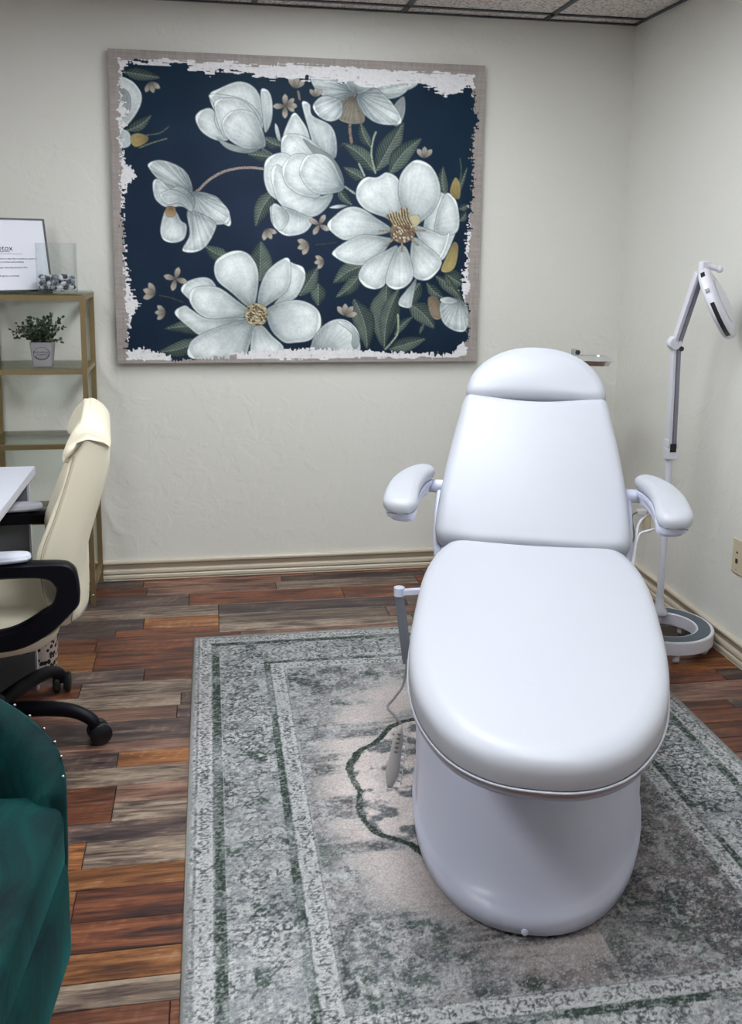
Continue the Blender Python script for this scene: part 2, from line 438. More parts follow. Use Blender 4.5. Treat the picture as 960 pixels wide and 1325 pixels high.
lnames = ['over the space between treatment chair and magnolia canvas', 'above the near end of the treatment chair', 'over the white desk at the left']
for l, nm in zip(lights, lnames):
    r = empty('ceiling_light', ((l[0]+l[1])/2, (l[2]+l[3])/2, H), 0, 'flush white fluorescent ceiling panel '+nm, 'ceiling light', 'flush fluorescent panels in the ceiling grid')
    hx, hy = .30, .60
    G().box(-hx+.03, hx-.03, -hy+.03, hy-.03, .006, .014).obj('diffuser', M_light, r)
    G().box(-hx, -hx+.03, -hy, hy, .002, .02).box(hx-.03, hx, -hy, hy, .002, .02).box(-hx+.03, hx-.03, -hy, -hy+.03, .002, .02).box(-hx+.03, hx-.03, hy-.03, hy, .002, .02).obj('light_frame', M_plast, r)

# ------------------------------------------------------------------ wall outlets
def outlet(loc, w_, kind, label):
    r = empty('wall_outlet', loc, 0, label, 'wall outlet')
    o = G().box(-.006, 0, -w_/2, w_/2, -.064, .064).obj('cover_plate', M_beige, r); bevel(o, .003)
    if kind == 'jack':
        G().box(-.0075, -.005, w_/2-.040, w_/2-.026, -.025, -.008).obj('jack', M_dark, r)
        G().box(-.0075, -.005, w_/2-.037, w_/2-.029, .012, .019).obj('jack', M_dark, r)
        G().ball((-.006, w_/2-.033, .048), .003, 8).obj('screw', M_chrome, r); G().ball((-.006, w_/2-.033, -.048), .003, 8).obj('screw', M_chrome, r)
    else:
        for z in (.02, -.02): G().box(-.010, -.005, -.017, .017, z-.014, z+.014).obj('socket', M_beige, r)
    return r
outlet((XR, 3.005, .384), .122, 'jack', 'beige two gang jack plate on the right wall near the photo edge')
outlet((XR, 3.757, .325), .072, 'socket', 'small beige power outlet low on right wall behind the magnifying lamp')
PLUG = lambda: G().box(-.040, 0, -.014, .014, -.013, .013).obj('power_plug', M_cablew, ml, loc=(XR-.0104-1.665, 3.757-3.165, .345))
P_ = smooth_path([(1.822, 3.757, .345), (1.79, 3.74, .33), (1.80, 3.73, .24), (1.775, 3.74, .16), (1.77, 3.72, .06), (1.74, 3.62, .006), (1.72, 3.45, .005), (1.70, 3.37, .02), (1.69, 3.335, .05)], 6)
CORD = P_
# ------------------------------------------------------------------ painting
DW, DH = 600, 492
def build_painting():
    Wm, Hm = 484.0, 404.0                        # drawing units of the print
    src = np.array([(140, 64), (624, 88), (615, 467), (155, 468)], float); dst = np.array([(0, 0), (1, 0), (1, 1), (0, 1)], float)
    A = []; B = []
    for (x, y), (u, v) in zip(src, dst):
        A += [[x, y, 1, 0, 0, 0, -u*x, -u*y], [0, 0, 0, x, y, 1, -v*x, -v*y]]; B += [u, v]
    h = np.append(np.linalg.solve(np.array(A), np.array(B)), 1).reshape(3, 3)
    def T(q, pts):
        ox, oy = {'A': (120, 50), 'B': (370, 50), 'C': (120, 270), 'D': (370, 270)}[q]
        p = np.array(pts, float)/3.4286+np.array([ox, oy]); p = np.c_[p, np.ones(len(p))] @ h.T
        return (p[:, :2]/p[:, 2:])*np.array([DW, DH])
    yy, xx = np.mgrid[0:DH+1, 0:DW+1].astype(float)
    def vn(sx, sy, seed):
        r_ = np.random.default_rng(seed); gw, gh = int(DW/sx)+3, int(DH/sy)+3; a = r_.random((gh, gw))
        X = xx/sx; Y = yy/sy; i = X.astype(int); j = Y.astype(int); fx = X-i; fy = Y-j; fx = fx*fx*(3-2*fx); fy = fy*fy*(3-2*fy)
        return (a[j, i]*(1-fx)+a[j, i+1]*fx)*(1-fy)+(a[j+1, i]*(1-fx)+a[j+1, i+1]*fx)*fy
    fine = rng.random((DH+1, DW+1))
    img = np.zeros((DH+1, DW+1, 3))
    v_ = yy/DH; u_ = xx/DW
    top = np.array([6, 36, 56.]); mid = np.array([32, 42, 66.]); bot = np.array([18, 36, 56.])
    f = np.clip(1-np.abs(v_-.48)/.42, 0, 1)[..., None]*np.clip(1-np.abs(u_-.42)/.6, 0, 1)[..., None]
    img[:] = top*(1-v_[..., None])+bot*v_[..., None]; img = img*(1-f)+mid*f
    img += (vn(40, 40, 1)-.5)[..., None]*8+(fine-.5)[..., None]*5
    def clos(pts, per=5):
        P = [Vector((a, b)) for a, b in pts]; return np.array([(p.x, p.y) for p in smooth_path(P, per, True)])
    def region(poly):
        x0, y0 = np.maximum(poly.min(0)-2, 0).astype(int); x1, y1 = np.minimum(poly.max(0)+3, (DW, DH)).astype(int)
        if x1 <= x0 or y1 <= y0: return None
        X = xx[y0:y1, x0:x1]; Y = yy[y0:y1, x0:x1]; ins = np.zeros(X.shape, bool); D = np.full(X.shape, 1e9)
        a = poly; b = np.roll(poly, -1, 0)
        for (ax, ay), (bx, by) in zip(a, b):
            c = ((ay > Y) != (by > Y)); ins ^= c & (X < (bx-ax)*(Y-ay)/((by-ay) if by != ay else 1e-9)+ax)
            l2 = (bx-ax)**2+(by-ay)**2+1e-9; t_ = np.clip(((X-ax)*(bx-ax)+(Y-ay)*(by-ay))/l2, 0, 1)
            D = np.minimum(D, np.hypot(X-ax-t_*(bx-ax), Y-ay-t_*(by-ay)))
        return (slice(y0, y1), slice(x0, x1)), X, Y, ins, D
    cnt = [0]
    def petal(q, pts, base, light=(234, 241, 241), dark=(96, 108, 112), vein=.35, rim=1.0, shade=1.0):
        cnt[0] += 1; sd = cnt[0]
        poly = clos(T(q, pts)); rg = region(poly)
        if rg is None: return
        sl, X, Y, ins, D = rg; bx, by = T(q, [base])[0]
        R_ = np.hypot(poly[:, 0]-bx, poly[:, 1]-by).max(); r_ = np.hypot(X-bx, Y-by)/R_; ang = np.arctan2(Y-by, X-bx)
        rr = np.random.default_rng(sd); ph = rr.random(6)*6
        st = .5+.5*np.sin(ang*34+ph[0]+2*np.sin(ang*7+ph[1])+3*r_); st2 = .5+.5*np.sin(ang*75+ph[2]+4*r_)
        n_ = vn(14, 14, sd)[sl]
        tone = .34+.66*np.clip(r_*1.3, 0, 1)**.75
        tone = tone-vein*.30*st*(1-.45*r_)-vein*.12*st2-.14*(n_-.3)*shade
        tone = tone-.34*shade*np.exp(-(D/9.0)**2)*(r_ < .95)+.0
        tone = tone+rim*.16*np.exp(-((D-2.2)/1.6)**2)
        tone = np.clip(tone+.03+.10*(vn(3, 3, sd+7)[sl]-.5), 0, 1.05)
        col = np.array(dark, float)*(1-tone[..., None])+np.array(light, float)*tone[..., None]
        edge = np.clip(1.2-D, 0, 1)[..., None]*.6; col = col*(1-edge)+np.array([70, 82, 88.])*edge
        col += (fine[sl]-.5)[..., None]*12
        al = np.clip(np.where(ins, D+.5, .5-D), 0, 1)[..., None]
        img[sl] = img[sl]*(1-al)+col*al
    def leaf(q, base, tip, wd, light=(120, 136, 128), dark=(38, 54, 54)):
        cnt[0] += 1; sd = cnt[0]
        b = np.array(base, float); t_ = np.array(tip, float); d = t_-b; L_ = np.hypot(*d); d /= L_; n_ = np.array([-d[1], d[0]]); s_ = wd*.55
        bend = (sd % 3-1)*L_*.08
        prof_ = [(0, 0), (.15, .55), (.35, 1), (.6, .9), (.82, .5), (1, 0)]
        ctr = lambda f_: b+d*L_*f_+n_*bend*math.sin(PI*f_)
        pts = [ctr(f_)+n_*s_*w_ for f_, w_ in prof_]+[ctr(f_)-n_*s_*w_ for f_, w_ in prof_[-2:0:-1]]
        poly = clos(T(q, pts)); rg = region(poly)
        if rg is None: return
        sl, X, Y, ins, D = rg; p0, p1 = T(q, [base, tip]); dd = p1-p0; LL = np.hypot(*dd)+1e-6; dd /= LL
        u = ((X-p0[0])*dd[0]+(Y-p0[1])*dd[1])/LL; vv = (-(X-p0[0])*dd[1]+(Y-p0[1])*dd[0])
        bp = bend/3.4286*DW/Wm*np.sin(PI*np.clip(u, 0, 1)); vv = vv-bp
        chev = .5+.5*np.sin((u*LL-np.abs(vv)*.9)*1.15)
        tone = .30+.28*(vv > 0)+.34*(chev-.4)-.25*np.exp(-(D/4)**2)+.5*np.exp(-(vv/.8)**2)*(u < .95)+.15*(vn(10, 10, sd)[sl]-.5)
        tone = np.clip(tone, 0, 1)
        col = np.array(dark, float)*(1-tone[..., None])+np.array(light, float)*tone[..., None]+(fine[sl]-.5)[..., None]*14
        al = np.clip(np.where(ins, D+.5, .5-D), 0, 1)[..., None]; img[sl] = img[sl]*(1-al)+col*al
    def stem(q, pts, wd, col, stip=0):
        P = np.array([(p.x, p.y) for p in smooth_path([Vector((a, b)) for a, b in T(q, pts)], 8)])
        for i in range(len(P)-1):
            (ax, ay), (bx, by) = P[i], P[i+1]
            x0, x1 = int(max(0, min(ax, bx)-4)), int(min(DW, max(ax, bx)+5)); y0, y1 = int(max(0, min(ay, by)-4)), int(min(DH, max(ay, by)+5))
            if x1 <= x0 or y1 <= y0: continue
            X = xx[y0:y1, x0:x1]; Y = yy[y0:y1, x0:x1]; l2 = (bx-ax)**2+(by-ay)**2+1e-9
            t_ = np.clip(((X-ax)*(bx-ax)+(Y-ay)*(by-ay))/l2, 0, 1); D = np.hypot(X-ax-t_*(bx-ax), Y-ay-t_*(by-ay))
            al = np.clip(wd-D+.5, 0, 1)[..., None]; c = np.array(col, float)*(.75+.5*fine[y0:y1, x0:x1][..., None])
            img[y0:y1, x0:x1] = img[y0:y1, x0:x1]*(1-al)+c*al
    CR = dict(light=(214, 208, 194), dark=(84, 76, 70), vein=.5)
    def bud(q, c, r, ang, n=3, spread=38, fl=False):
        x, y = c
        offs = [(-1.5+1.5*i)*spread*.7 for i in range(n)] if not fl else [i*360/n for i in range(n)]
        for i in ([0, 2, 1] if (n == 3 and not fl) else range(n)):
            a = math.radians(ang+offs[i]) if not fl else math.radians(ang+offs[i])
            d = np.array([math.cos(a), math.sin(a)]); m_ = np.array([-d[1], d[0]]); b = np.array([x, y])-(d*0 if fl else np.array([math.cos(math.radians(ang)), math.sin(math.radians(ang))])*r*.6)
            pts = [b, b+d*r*.5+m_*r*.30, b+d*r*1.1+m_*r*.34, b+d*r*1.5, b+d*r*1.1-m_*r*.34, b+d*r*.5-m_*r*.30]
            petal(q, pts, tuple(b), rim=.6, **CR)
    GL = dict(light=(126, 138, 126), dark=(36, 50, 52))
    # leaves behind
    for a in [('A', (135, 150), (300, 178), 48), ('A', (150, 410), (262, 340), 42), ('A', (830, 480), (755, 440), 46), ('A', (800, 530), (685, 515), 44), ('A', (815, 670), (722, 835), 66),
              ('B', (372, 492), (322, 372), 40), ('B', (392, 592), (512, 378), 84), ('B', (390, 600), (242, 468), 62), ('B', (450, 610), (592, 448), 74), ('B', (345, 630), (250, 575), 44),
              ('B', (225, 660), (292, 742), 36), ('B', (700, 710), (688, 572), 46), ('B', (740, 720), (795, 575), 20), ('B', (760, 760), (800, 740), 30),
              ('C', (612, 215), (498, 162), 56), ('C', (742, 320), (745, 142), 96), ('C', (560, 545), (325, 528), 60), ('C', (480, 575), (302, 628), 62), ('C', (1000, 330), (1000, 430), 60),
              ('D', (355, 250), (208, 330), 70), ('D', (330, 285), (220, 392), 52), ('D', (445, 340), (425, 605), 120), ('D', (500, 350), (436, 625), 60), ('D', (300, 400), (360, 620), 84),
              ('D', (60, 385), (140, 258), 70), ('D', (140, 470), (165, 530), 30), ('D', (660, 300), (775, 412), 56), ('D', (700, 290), (780, 340), 70), ('D', (620, 330), (700, 400), 40),
              ('D', (480, 560), (560, 478), 34), ('D', (455, 622), (618, 575), 56), ('D', (590, 330), (545, 440), 66), ('D', (540, 420), (655, 530), 78), ('D', (610, 510), (590, 555), 18), ('D', (760, 60), (790, 20), 30)]:
        leaf(*a, **GL)
    stem('A', [(440, 690), (470, 672), (520, 625), (590, 588), (680, 574), (765, 581)], 1.9, (150, 138, 130))
    stem('B', [(300, 240), (284, 330), (276, 400), (284, 465)], 2.2, (126, 110, 98))
    stem('B', [(390, 600), (372, 520), (380, 450), (392, 420)], 1.4, (150, 160, 140)); stem('B', [(318, 560), (342, 612)], 1.6, (150, 158, 150))
    stem('D', [(440, 622), (490, 560), (496, 510), (494, 470)], 1.5, (150, 160, 140)); stem('D', [(700, 290), (745, 350), (778, 410)], 1.6, (60, 72, 60))
    stem('A', [(748, 490), (790, 515)], 1.6, (90, 100, 96)); stem('B', [(256, 660), (300, 690)], 1.6, (150, 155, 150))
    stem('A', [(240, 430), (300, 420), (338, 392)], 1.0, (80, 92, 92)); stem('A', [(210, 485), (270, 462), (330, 445)], 1.0, (110, 116, 104))
    stem('B', [(762, 640), (768, 590), (762, 540)], 1.0, (70, 90, 80)); stem('C', [(300, 380), (350, 390), (405, 410)], .9, (70, 66, 60)); stem('D', [(130, 160), (180, 155), (220, 150)], .9, (60, 60, 60))
    stem('A', [(905, 240), (912, 275)], 1.8, (120, 110, 100)); stem('B', [(235, 480), (270, 470)], .9, (60, 60, 60))
    # left edge flower
    petal('A', [(110, 190), (170, 188), (215, 240), (217, 290), (190, 345), (150, 390), (110, 390)], (100, 300), vein=.2, shade=.8)
    petal('A', [(118, 230), (160, 240), (172, 300), (150, 350), (110, 350)], (100, 260), light=(190, 196, 200))
    petal('A', [(115, 405), (160, 412), (174, 450), (160, 482), (115, 480)], (100, 440))
    petal('A', [(172, 432), (205, 420), (248, 436), (240, 462), (195, 482), (172, 462)], (260, 440), light=(176, 158, 104), dark=(104, 94, 66))
    # bud flower, upper left
    WB = (760, 490)
    petal('A', [(515, 255), (560, 225), (640, 195), (705, 215), (742, 275), (752, 400), (700, 420), (600, 400), (540, 330)], WB, vein=.25)
    petal('A', [(740, 235), (776, 238), (793, 290), (790, 370), (762, 422), (748, 350)], WB, vein=.3)
    petal('A', [(454, 352), (485, 318), (532, 318), (570, 400), (600, 452), (540, 452), (478, 412)], WB, vein=.3)
    petal('A', [(512, 256), (560, 250), (650, 268), (715, 310), (748, 375), (700, 400), (620, 390), (575, 420), (540, 380), (535, 300)], WB, vein=.15)
    petal('A', [(548, 440), (600, 465), (690, 490), (750, 486), (700, 510), (640, 507), (585, 485)], WB, light=(180, 186, 186), rim=.5)
    petal('A', [(535, 300), (560, 270), (640, 270), (700, 310), (730, 370), (700, 440), (600, 450), (560, 400)], WB, vein=.2)
    petal('A', [(570, 378), (600, 332), (660, 318), (716, 338), (745, 392), (766, 468), (748, 490), (690, 494), (640, 478), (588, 436)], WB, vein=.3)
    # small nodding flower, left
    NB = (445, 690)
    petal('C', [(470, -60), (540, -60), (590, -10), (613, 40), (610, 76), (578, 66), (520, 20)], (440, -70), vein=.8)
    petal('C', [(430, -70), (500, -72), (560, -40), (606, 10), (600, 60), (540, 70), (480, 40), (430, 10)], (440, -75), vein=.9)
    petal('C', [(420, 10), (480, 20), (545, 55), (545, 95), (508, 162), (462, 190), (412, 190), (402, 172), (432, 110)], (440, -60), vein=.8)
    petal('C', [(312, 40), (330, 0), (372, 10), (395, 50), (420, 72), (412, 128), (372, 149), (322, 140), (303, 100)], (400, -10), vein=.3)
    petal('A', [(248, 556), (290, 538), (350, 550), (410, 585), (440, 640), (442, 685), (395, 672), (330, 658), (280, 612), (256, 582)], NB, vein=1)
    petal('A', [(272, 630), (300, 622), (345, 662), (385, 652), (430, 680), (456, 720), (440, 770), (400, 745), (330, 748), (284, 716), (270, 672)], NB, vein=.5)
    petal('A', [(300, 690), (350, 668), (410, 690), (446, 740), (438, 768), (390, 730), (330, 735)], NB, vein=.4)
    petal('A', [(330, 745), (365, 745), (372, 775), (352, 792), (328, 782)], (350, 740), light=(186, 160, 124), dark=(90, 66, 48))
    # top nodding flower
    TB = (300, 245)
    petal('B', [(480, 205), (580, 172), (570, 215), (520, 240), (470, 240)], TB, vein=.7)
    petal('B', [(92, 120), (180, 130), (250, 205), (295, 252), (240, 286), (172, 272), (112, 215)], TB, vein=1)
    petal('B', [(368, 215), (450, 195), (545, 195), (522, 245), (470, 273), (408, 266)], TB, vein=.9)
    petal('B', [(236, 290), (288, 262), (332, 300), (342, 370), (310, 384), (262, 380), (225, 358)], TB, light=(150, 144, 130), dark=(78, 74, 66), vein=1)
    petal('B', [(112, 305), (150, 262), (200, 265), (243, 290), (238, 350), (192, 374), (140, 352)], TB, vein=.9)
    petal('B', [(478, 290), (514, 264), (519, 330), (500, 382), (470, 392), (462, 330)], TB, light=(150, 156, 156))
    petal('B', [(304, 262), (370, 222), (432, 260), (476, 310), (500, 350), (498, 385), (440, 390), (382, 376), (330, 332)], TB, vein=.9)
    petal('B', [(235, 150), (360, 190), (372, 222), (310, 256), (262, 222)], TB, vein=.8)
    # middle double flower
    MB = (252, 662)
    petal('B', [(-22, 480), (-14, 420), (28, 334), (70, 372), (98, 430), (105, 510), (50, 540), (-20, 520)], (120, 560), vein=.2)
    petal('B', [(64, 290), (100, 296), (112, 345), (190, 388), (218, 450), (216, 530), (170, 530), (120, 480), (92, 400)], (180, 560), vein=.3)
    petal('B', [(-20, 440), (40, 425), (110, 455), (160, 510), (110, 560), (0, 560), (-24, 520)], (160, 580), vein=.25)
    petal('B', [(70, 450), (120, 480), (190, 520), (235, 580), (252, 650), (200, 640), (150, 560)], MB, light=(150, 156, 152), rim=.4)
    petal('A', [(756, 590), (770, 535), (830, 508), (880, 530), (905, 620), (925, 720), (860, 735), (790, 700), (762, 650)], (980, 720), vein=.2)
    petal('B', [(-70, 600), (-40, 560), (0, 600), (60, 680), (140, 700), (205, 690), (178, 752), (120, 792), (40, 780), (-40, 720)], MB, vein=.25)
    petal('B', [(-15, 560), (30, 516), (90, 522), (120, 600), (150, 700), (70, 700), (0, 655), (-20, 600)], MB, vein=.2)
    petal('B', [(58, 570), (88, 522), (150, 514), (202, 548), (232, 610), (255, 662), (222, 686), (140, 694), (88, 660), (58, 612)], MB, vein=.35)
    petal('B', [(-66, 740), (0, 748), (80, 782), (120, 800), (95, 850), (50, 872), (-10, 872), (-58, 830), (-72, 780)], (60, 720), vein=.3)
    petal('A', [(792, 745), (820, 735), (870, 790), (840, 850), (800, 830)], (900, 760), vein=.3)
    # large right flower
    FB = (510, 95)
    petal('D', [(500, 400), (540, 350), (575, 310), (560, 400), (548, 440), (500, 430)], (560, 320))
    petal('D', [(640, -60), (700, -60), (745, -20), (757, 60), (735, 140), (690, 230), (640, 190), (600, 110)], FB, vein=.25)
    petal('B', [(676, 735), (705, 688), (745, 720), (762, 800), (752, 860), (700, 880), (650, 860), (660, 790)], (560, 850), vein=.25)
    petal('B', [(304, 690), (318, 645), (350, 618), (398, 618), (440, 597), (490, 625), (510, 700), (520, 800), (500, 840), (440, 800), (360, 770), (318, 732)], (512, 849), vein=.15)
    petal('B', [(490, 690), (502, 605), (560, 545), (622, 560), (662, 612), (678, 690), (650, 765), (590, 820), (545, 840), (515, 770)], (520, 849), vein=.2)
    petal('D', [(560, 80), (620, 90), (690, 120), (720, 110), (700, 190), (672, 232), (640, 210), (590, 150)], FB, vein=.2)
    petal('D', [(180, 80), (215, 30), (270, -5), (330, 0), (400, 45), (462, 90), (430, 115), (330, 125), (250, 140)], FB, vein=.3)
    petal('D', [(204, 192), (255, 150), (340, 115), (440, 128), (462, 140), (420, 205), (350, 250), (270, 244), (215, 215)], FB, vein=.2)
    petal('D', [(560, 130), (620, 165), (680, 220), (680, 262), (640, 310), (600, 320), (560, 300), (545, 220)], FB, vein=.25)
    petal('D', [(318, 292), (355, 232), (440, 185), (490, 165), (478, 225), (445, 310), (430, 345), (388, 358), (340, 340)], FB, vein=.25)
    petal('D', [(438, 315), (455, 245), (495, 170), (530, 175), (556, 250), (560, 305), (530, 345), (482, 360), (445, 340)], FB, vein=.3)
    for a in range(0, 360, 45):
        x, y = 510+52*math.cos(math.radians(a)), 100+50*math.sin(math.radians(a)); x2, y2 = 510+100*math.cos(math.radians(a)), 100+92*math.sin(math.radians(a))
        stem('D', [(x, y), (x2, y2)], 1.5, (140, 132, 112))
    petal('D', [(540, 40), (575, 30), (590, 60), (560, 90), (530, 80)], FB, light=(206, 198, 158), dark=(160, 150, 120))
    petal('D', [(456, 105), (470, 72), (510, 58), (552, 78), (568, 105), (552, 140), (510, 155), (470, 140)], (510, 105), light=(150, 132, 108), dark=(80, 64, 56), rim=0)
    rr = np.random.default_rng(5)
    for i in range(60):
        a, r_ = rr.random()*6.3, rr.random()**.5; x, y = 512+50*r_*math.cos(a), 105+44*r_*math.sin(a)
        stem('D', [(x, y), (x+3, y+3)], 1.1, (190, 180, 156) if i % 2 else (96, 76, 60))
    for i in range(16):
        x = 446+i*6.0; yt = 0+rr.random()*34; stem('D', [(x+22, 74), (x+6, 45), (x, yt)], .9, (176, 164, 132) if i % 2 else (92, 74, 56))
    # bottom left flower
    CB = (727, 467)
    petal('C', [(860, 240), (900, 245), (935, 262), (942, 315), (905, 390), (850, 415), (800, 430), (850, 350)], CB, vein=.2)
    petal('C', [(540, 262), (558, 218), (620, 186), (682, 192), (725, 242), (738, 312), (722, 420), (690, 432), (620, 372), (556, 318)], CB, vein=.12)
    petal('C', [(732, 420), (745, 335), (785, 262), (866, 216), (880, 300), (862, 362), (800, 412), (750, 440)], CB, vein=.12)
    petal('C', [(395, 356), (428, 316), (500, 300), (545, 328), (560, 400), (470, 440), (432, 400)], (640, 440), vein=.3)
    petal('C', [(432, 375), (470, 340), (560, 345), (640, 400), (700, 450), (672, 478), (600, 492), (500, 478), (445, 430)], CB, vein=.12)
    petal('C', [(368, 458), (412, 424), (448, 445), (520, 482), (680, 480), (600, 545), (490, 558), (430, 520)], CB, vein=.3)
    petal('C', [(775, 440), (860, 405), (940, 408), (1002, 450), (1012, 520), (970, 578), (900, 592), (850, 590), (800, 545), (776, 490)], CB, vein=.12)
    petal('C', [(432, 600), (480, 552), (600, 505), (700, 488), (722, 520), (700, 600), (660, 660), (450, 660)], CB, vein=.25)
    petal('C', [(702, 620), (712, 530), (752, 512), (800, 560), (850, 610), (820, 650), (705, 655)], CB, vein=.25)
    petal('C', [(676, 468), (690, 428), (728, 415), (768, 430), (779, 468), (765, 505), (727, 518), (690, 505)], CB, light=(176, 164, 132), dark=(90, 78, 60), rim=0, shade=.3)
    for i in range(110):
        a, r_ = rr.random()*6.3, rr.random()**.5; x, y = 727+46*r_*math.cos(a), 466+46*r_*math.sin(a)
        stem('C', [(x, y), (x+4, y+2)], .9, (190, 182, 156) if i % 2 else (84, 70, 56))
    # bottom bud and right small flower
    petal('D', [(112, 600), (140, 540), (200, 494), (262, 490), (312, 530), (328, 585), (310, 640), (120, 640)], (150, 640), vein=.4)
    petal('D', [(225, 500), (280, 505), (326, 570), (310, 620), (290, 600), (290, 550)], (300, 640), vein=.2)
    petal('D', [(625, 400), (655, 388), (682, 420), (690, 480), (660, 492), (635, 465)], (690, 380), light=(160, 146, 128), dark=(90, 80, 66), vein=.7)
    petal('D', [(676, 440), (700, 400), (760, 400), (800, 435), (806, 505), (786, 545), (738, 540), (692, 505)], (770, 390), vein=.9)
    petal('D', [(680, 400), (720, 392), (760, 412), (730, 425), (690, 420)], (770, 400), vein=.1)
    petal('D', [(682, 275), (712, 200), (738, 150), (758, 172), (748, 250), (722, 282)], (740, 140), light=(184, 168, 112), dark=(116, 106, 72))
    petal('B', [(718, 680), (740, 622), (764, 650), (762, 712), (738, 712)], (740, 720), light=(184, 164, 104), dark=(104, 94, 64))
    petal('A', [(805, 380), (820, 400), (832, 460), (815, 450), (804, 410)], (830, 465), vein=.1); petal('B', [(188, 752), (225, 738), (272, 742), (230, 756)], (270, 742), vein=.1)
    # small cream buds
    bud('A', (262, 215), 34, 75); bud('A', (895, 205), 36, -75); bud('A', (848, 305), 36, -90, 4, fl=True); bud('B', (125, 248), 28, -85); bud('B', (605, 515), 34, -88); bud('B', (15, 300), 30, 0)
    bud('C', (262, 365), 38, 200); bud('C', (372, 308), 36, -75, 4, fl=True); bud('C', (310, 455), 32, 180); bud('C', (778, 108), 34, 60)
    bud('D', (145, 72), 34, -60, 4, fl=True); bud('D', (80, 165), 36, 160); bud('D', (150, 235), 30, 170); bud('D', (262, 452), 36, -90, 4)
    # worn white paint around the print, raw linen outside it
    def prof1(seed, n, scale, oct_=((30, .5), (9, .3), (2.5, .35))):
        r_ = np.random.default_rng(seed); out = np.zeros(n)
        for s_, a_ in oct_:
            g_ = r_.random(int(n/s_)+3); X = np.arange(n)/s_; i = X.astype(int); fx = X-i; out += a_*(g_[i]*(1-fx)+g_[i+1]*fx)
        return out*scale
    ub, vb = np.arange(DW+1), np.arange(DH+1)
    bump_ = lambda x, c, w_, a: a*np.exp(-((x-c)/w_)**2)
    ul, vl = ub/DW, vb/DH
    inL = 14+prof1(1, DH+1, 14)-6+bump_(vl, .02, .03, 16)+bump_(vl, .20, .07, 5)+bump_(vl, .385, .035, 19)+bump_(vl, .80, .08, 14)+bump_(vl, .985, .02, 18)
    inR = 13+prof1(2, DH+1, 14)-6+bump_(vl, .03, .05, 18)+bump_(vl, .52, .1, 6)+bump_(vl, .72, .10, 14)+bump_(vl, .97, .03, 8)
    inT = 20+prof1(3, DW+1, 8)+bump_(ul, .25, .03, 6)+bump_(ul, .42, .10, 9)+bump_(ul, .70, .17, 13)+bump_(ul, .90, .05, 22)-6*(ul < .2)
    inB = 8+prof1(4, DW+1, 6)+bump_(ul, .06, .05, 12)+bump_(ul, .52, .25, 10)-8*((ul > .14) & (ul < .30))+bump_(ul, .97, .03, 24)
    outL = 10+prof1(5, DH+1, 9); outR = 14+prof1(6, DH+1, 9); outT = 9+prof1(7, DW+1, 8); outB = 3+prof1(8, DW+1, 6)+9*((ul > .14) & (ul < .32))
    rag = (vn(2.2, 5, 31)-.5)*9+(vn(9, 2.2, 32)-.5)*9
    ragV = (vn(2, 12, 33)-.5)*12+(vn(6, 2, 34)-.5)*8
    dL = xx; dR = DW-xx; dT = yy; dB = DH-yy
    inside = (dL > inL[:, None]+rag) & (dR > inR[:, None]+rag) & (dT > inT[None]+(vn(14, 2, 35)-.5)*12) & (dB > inB[None]+ragV*.6)
    white = (dL > outL[:, None]+rag*.6) & (dR > outR[:, None]+rag*.6) & (dT > outT[None]+(vn(14, 2, 36)-.5)*8) & (dB > outB[None]+(vn(14, 2, 37)-.5)*6)
    scr = vn(3, 3, 40)*.6+vn(10, 2.5, 41)*.4
    wc = np.array([230, 229, 232.])-(1-np.clip(scr[..., None]*1.6, 0, 1))*16+(fine-.5)[..., None]*10
    lin = np.array([158, 150, 146.])+(vn(2, 30, 42)-.5)[..., None]*14+(vn(30, 2, 43)-.5)[..., None]*14+(fine-.5)[..., None]*12
    holes = (scr < .17) & (vn(5, 5, 44) > .45)
    out = np.where((inside)[..., None], img, np.where((white & ~holes)[..., None], wc, lin))
    return np.clip(out, 0, 255)
img = build_painting()
def to_lin(a):
    a = a/255.0; return np.where(a <= .04045, a/12.92, ((a+.055)/1.055)**2.4)
def grid_mesh(name, nx, ny, fpos, cols, mat, parent=None):
    """grid of (nx+1)*(ny+1) vertices with a colour attribute 'tone'"""
    J, I = np.mgrid[0:ny+1, 0:nx+1]; co_ = fpos(I, J).reshape(-1, 3).astype(np.float32)
    me = bpy.data.meshes.new(name); nv = co_.shape[0]; me.vertices.add(nv); me.vertices.foreach_set('co', co_.ravel())
    a = (J[:-1, :-1]*(nx+1)+I[:-1, :-1]).ravel(); quads = np.stack([a, a+1, a+nx+2, a+nx+1], 1).astype(np.int32); nf = len(quads)
    me.loops.add(nf*4); me.loops.foreach_set('vertex_index', quads.ravel()); me.polygons.add(nf); me.polygons.foreach_set('loop_start', np.arange(0, nf*4, 4, dtype=np.int32))
    try: me.polygons.foreach_set('loop_total', np.full(nf, 4, dtype=np.int32))
    except Exception: pass
    me.update(calc_edges=True)
    at = me.color_attributes.new('tone', 'FLOAT_COLOR', 'POINT'); c4 = np.ones((nv, 4), np.float32); c4[:, :3] = cols.reshape(-1, 3); at.data.foreach_set('color', c4.ravel())
    me.materials.append(mat); me.shade_smooth(); me.validate()
    o = bpy.data.objects.new(name, me); S.collection.objects.link(o)
    if parent: o.parent = parent
    return o
t = MT('canvas_print'); at = t.node('ShaderNodeAttribute', attribute_name='tone'); t.set(at.outputs['Color'], .6); t.b.inputs['Specular IOR Level'].default_value = .18
t.bump(t.noise(t.coord('Object', (1, 1, 1)), 420, 2), .15, .001); M_print = t.m
M_linen = simple('linen_edge', srgb(150, 142, 138), .8, grain=.2, gscale=200)
PX0, PX1, PZ0, PZ1, PY = -.384, 1.180, .966, 2.236, 4.122
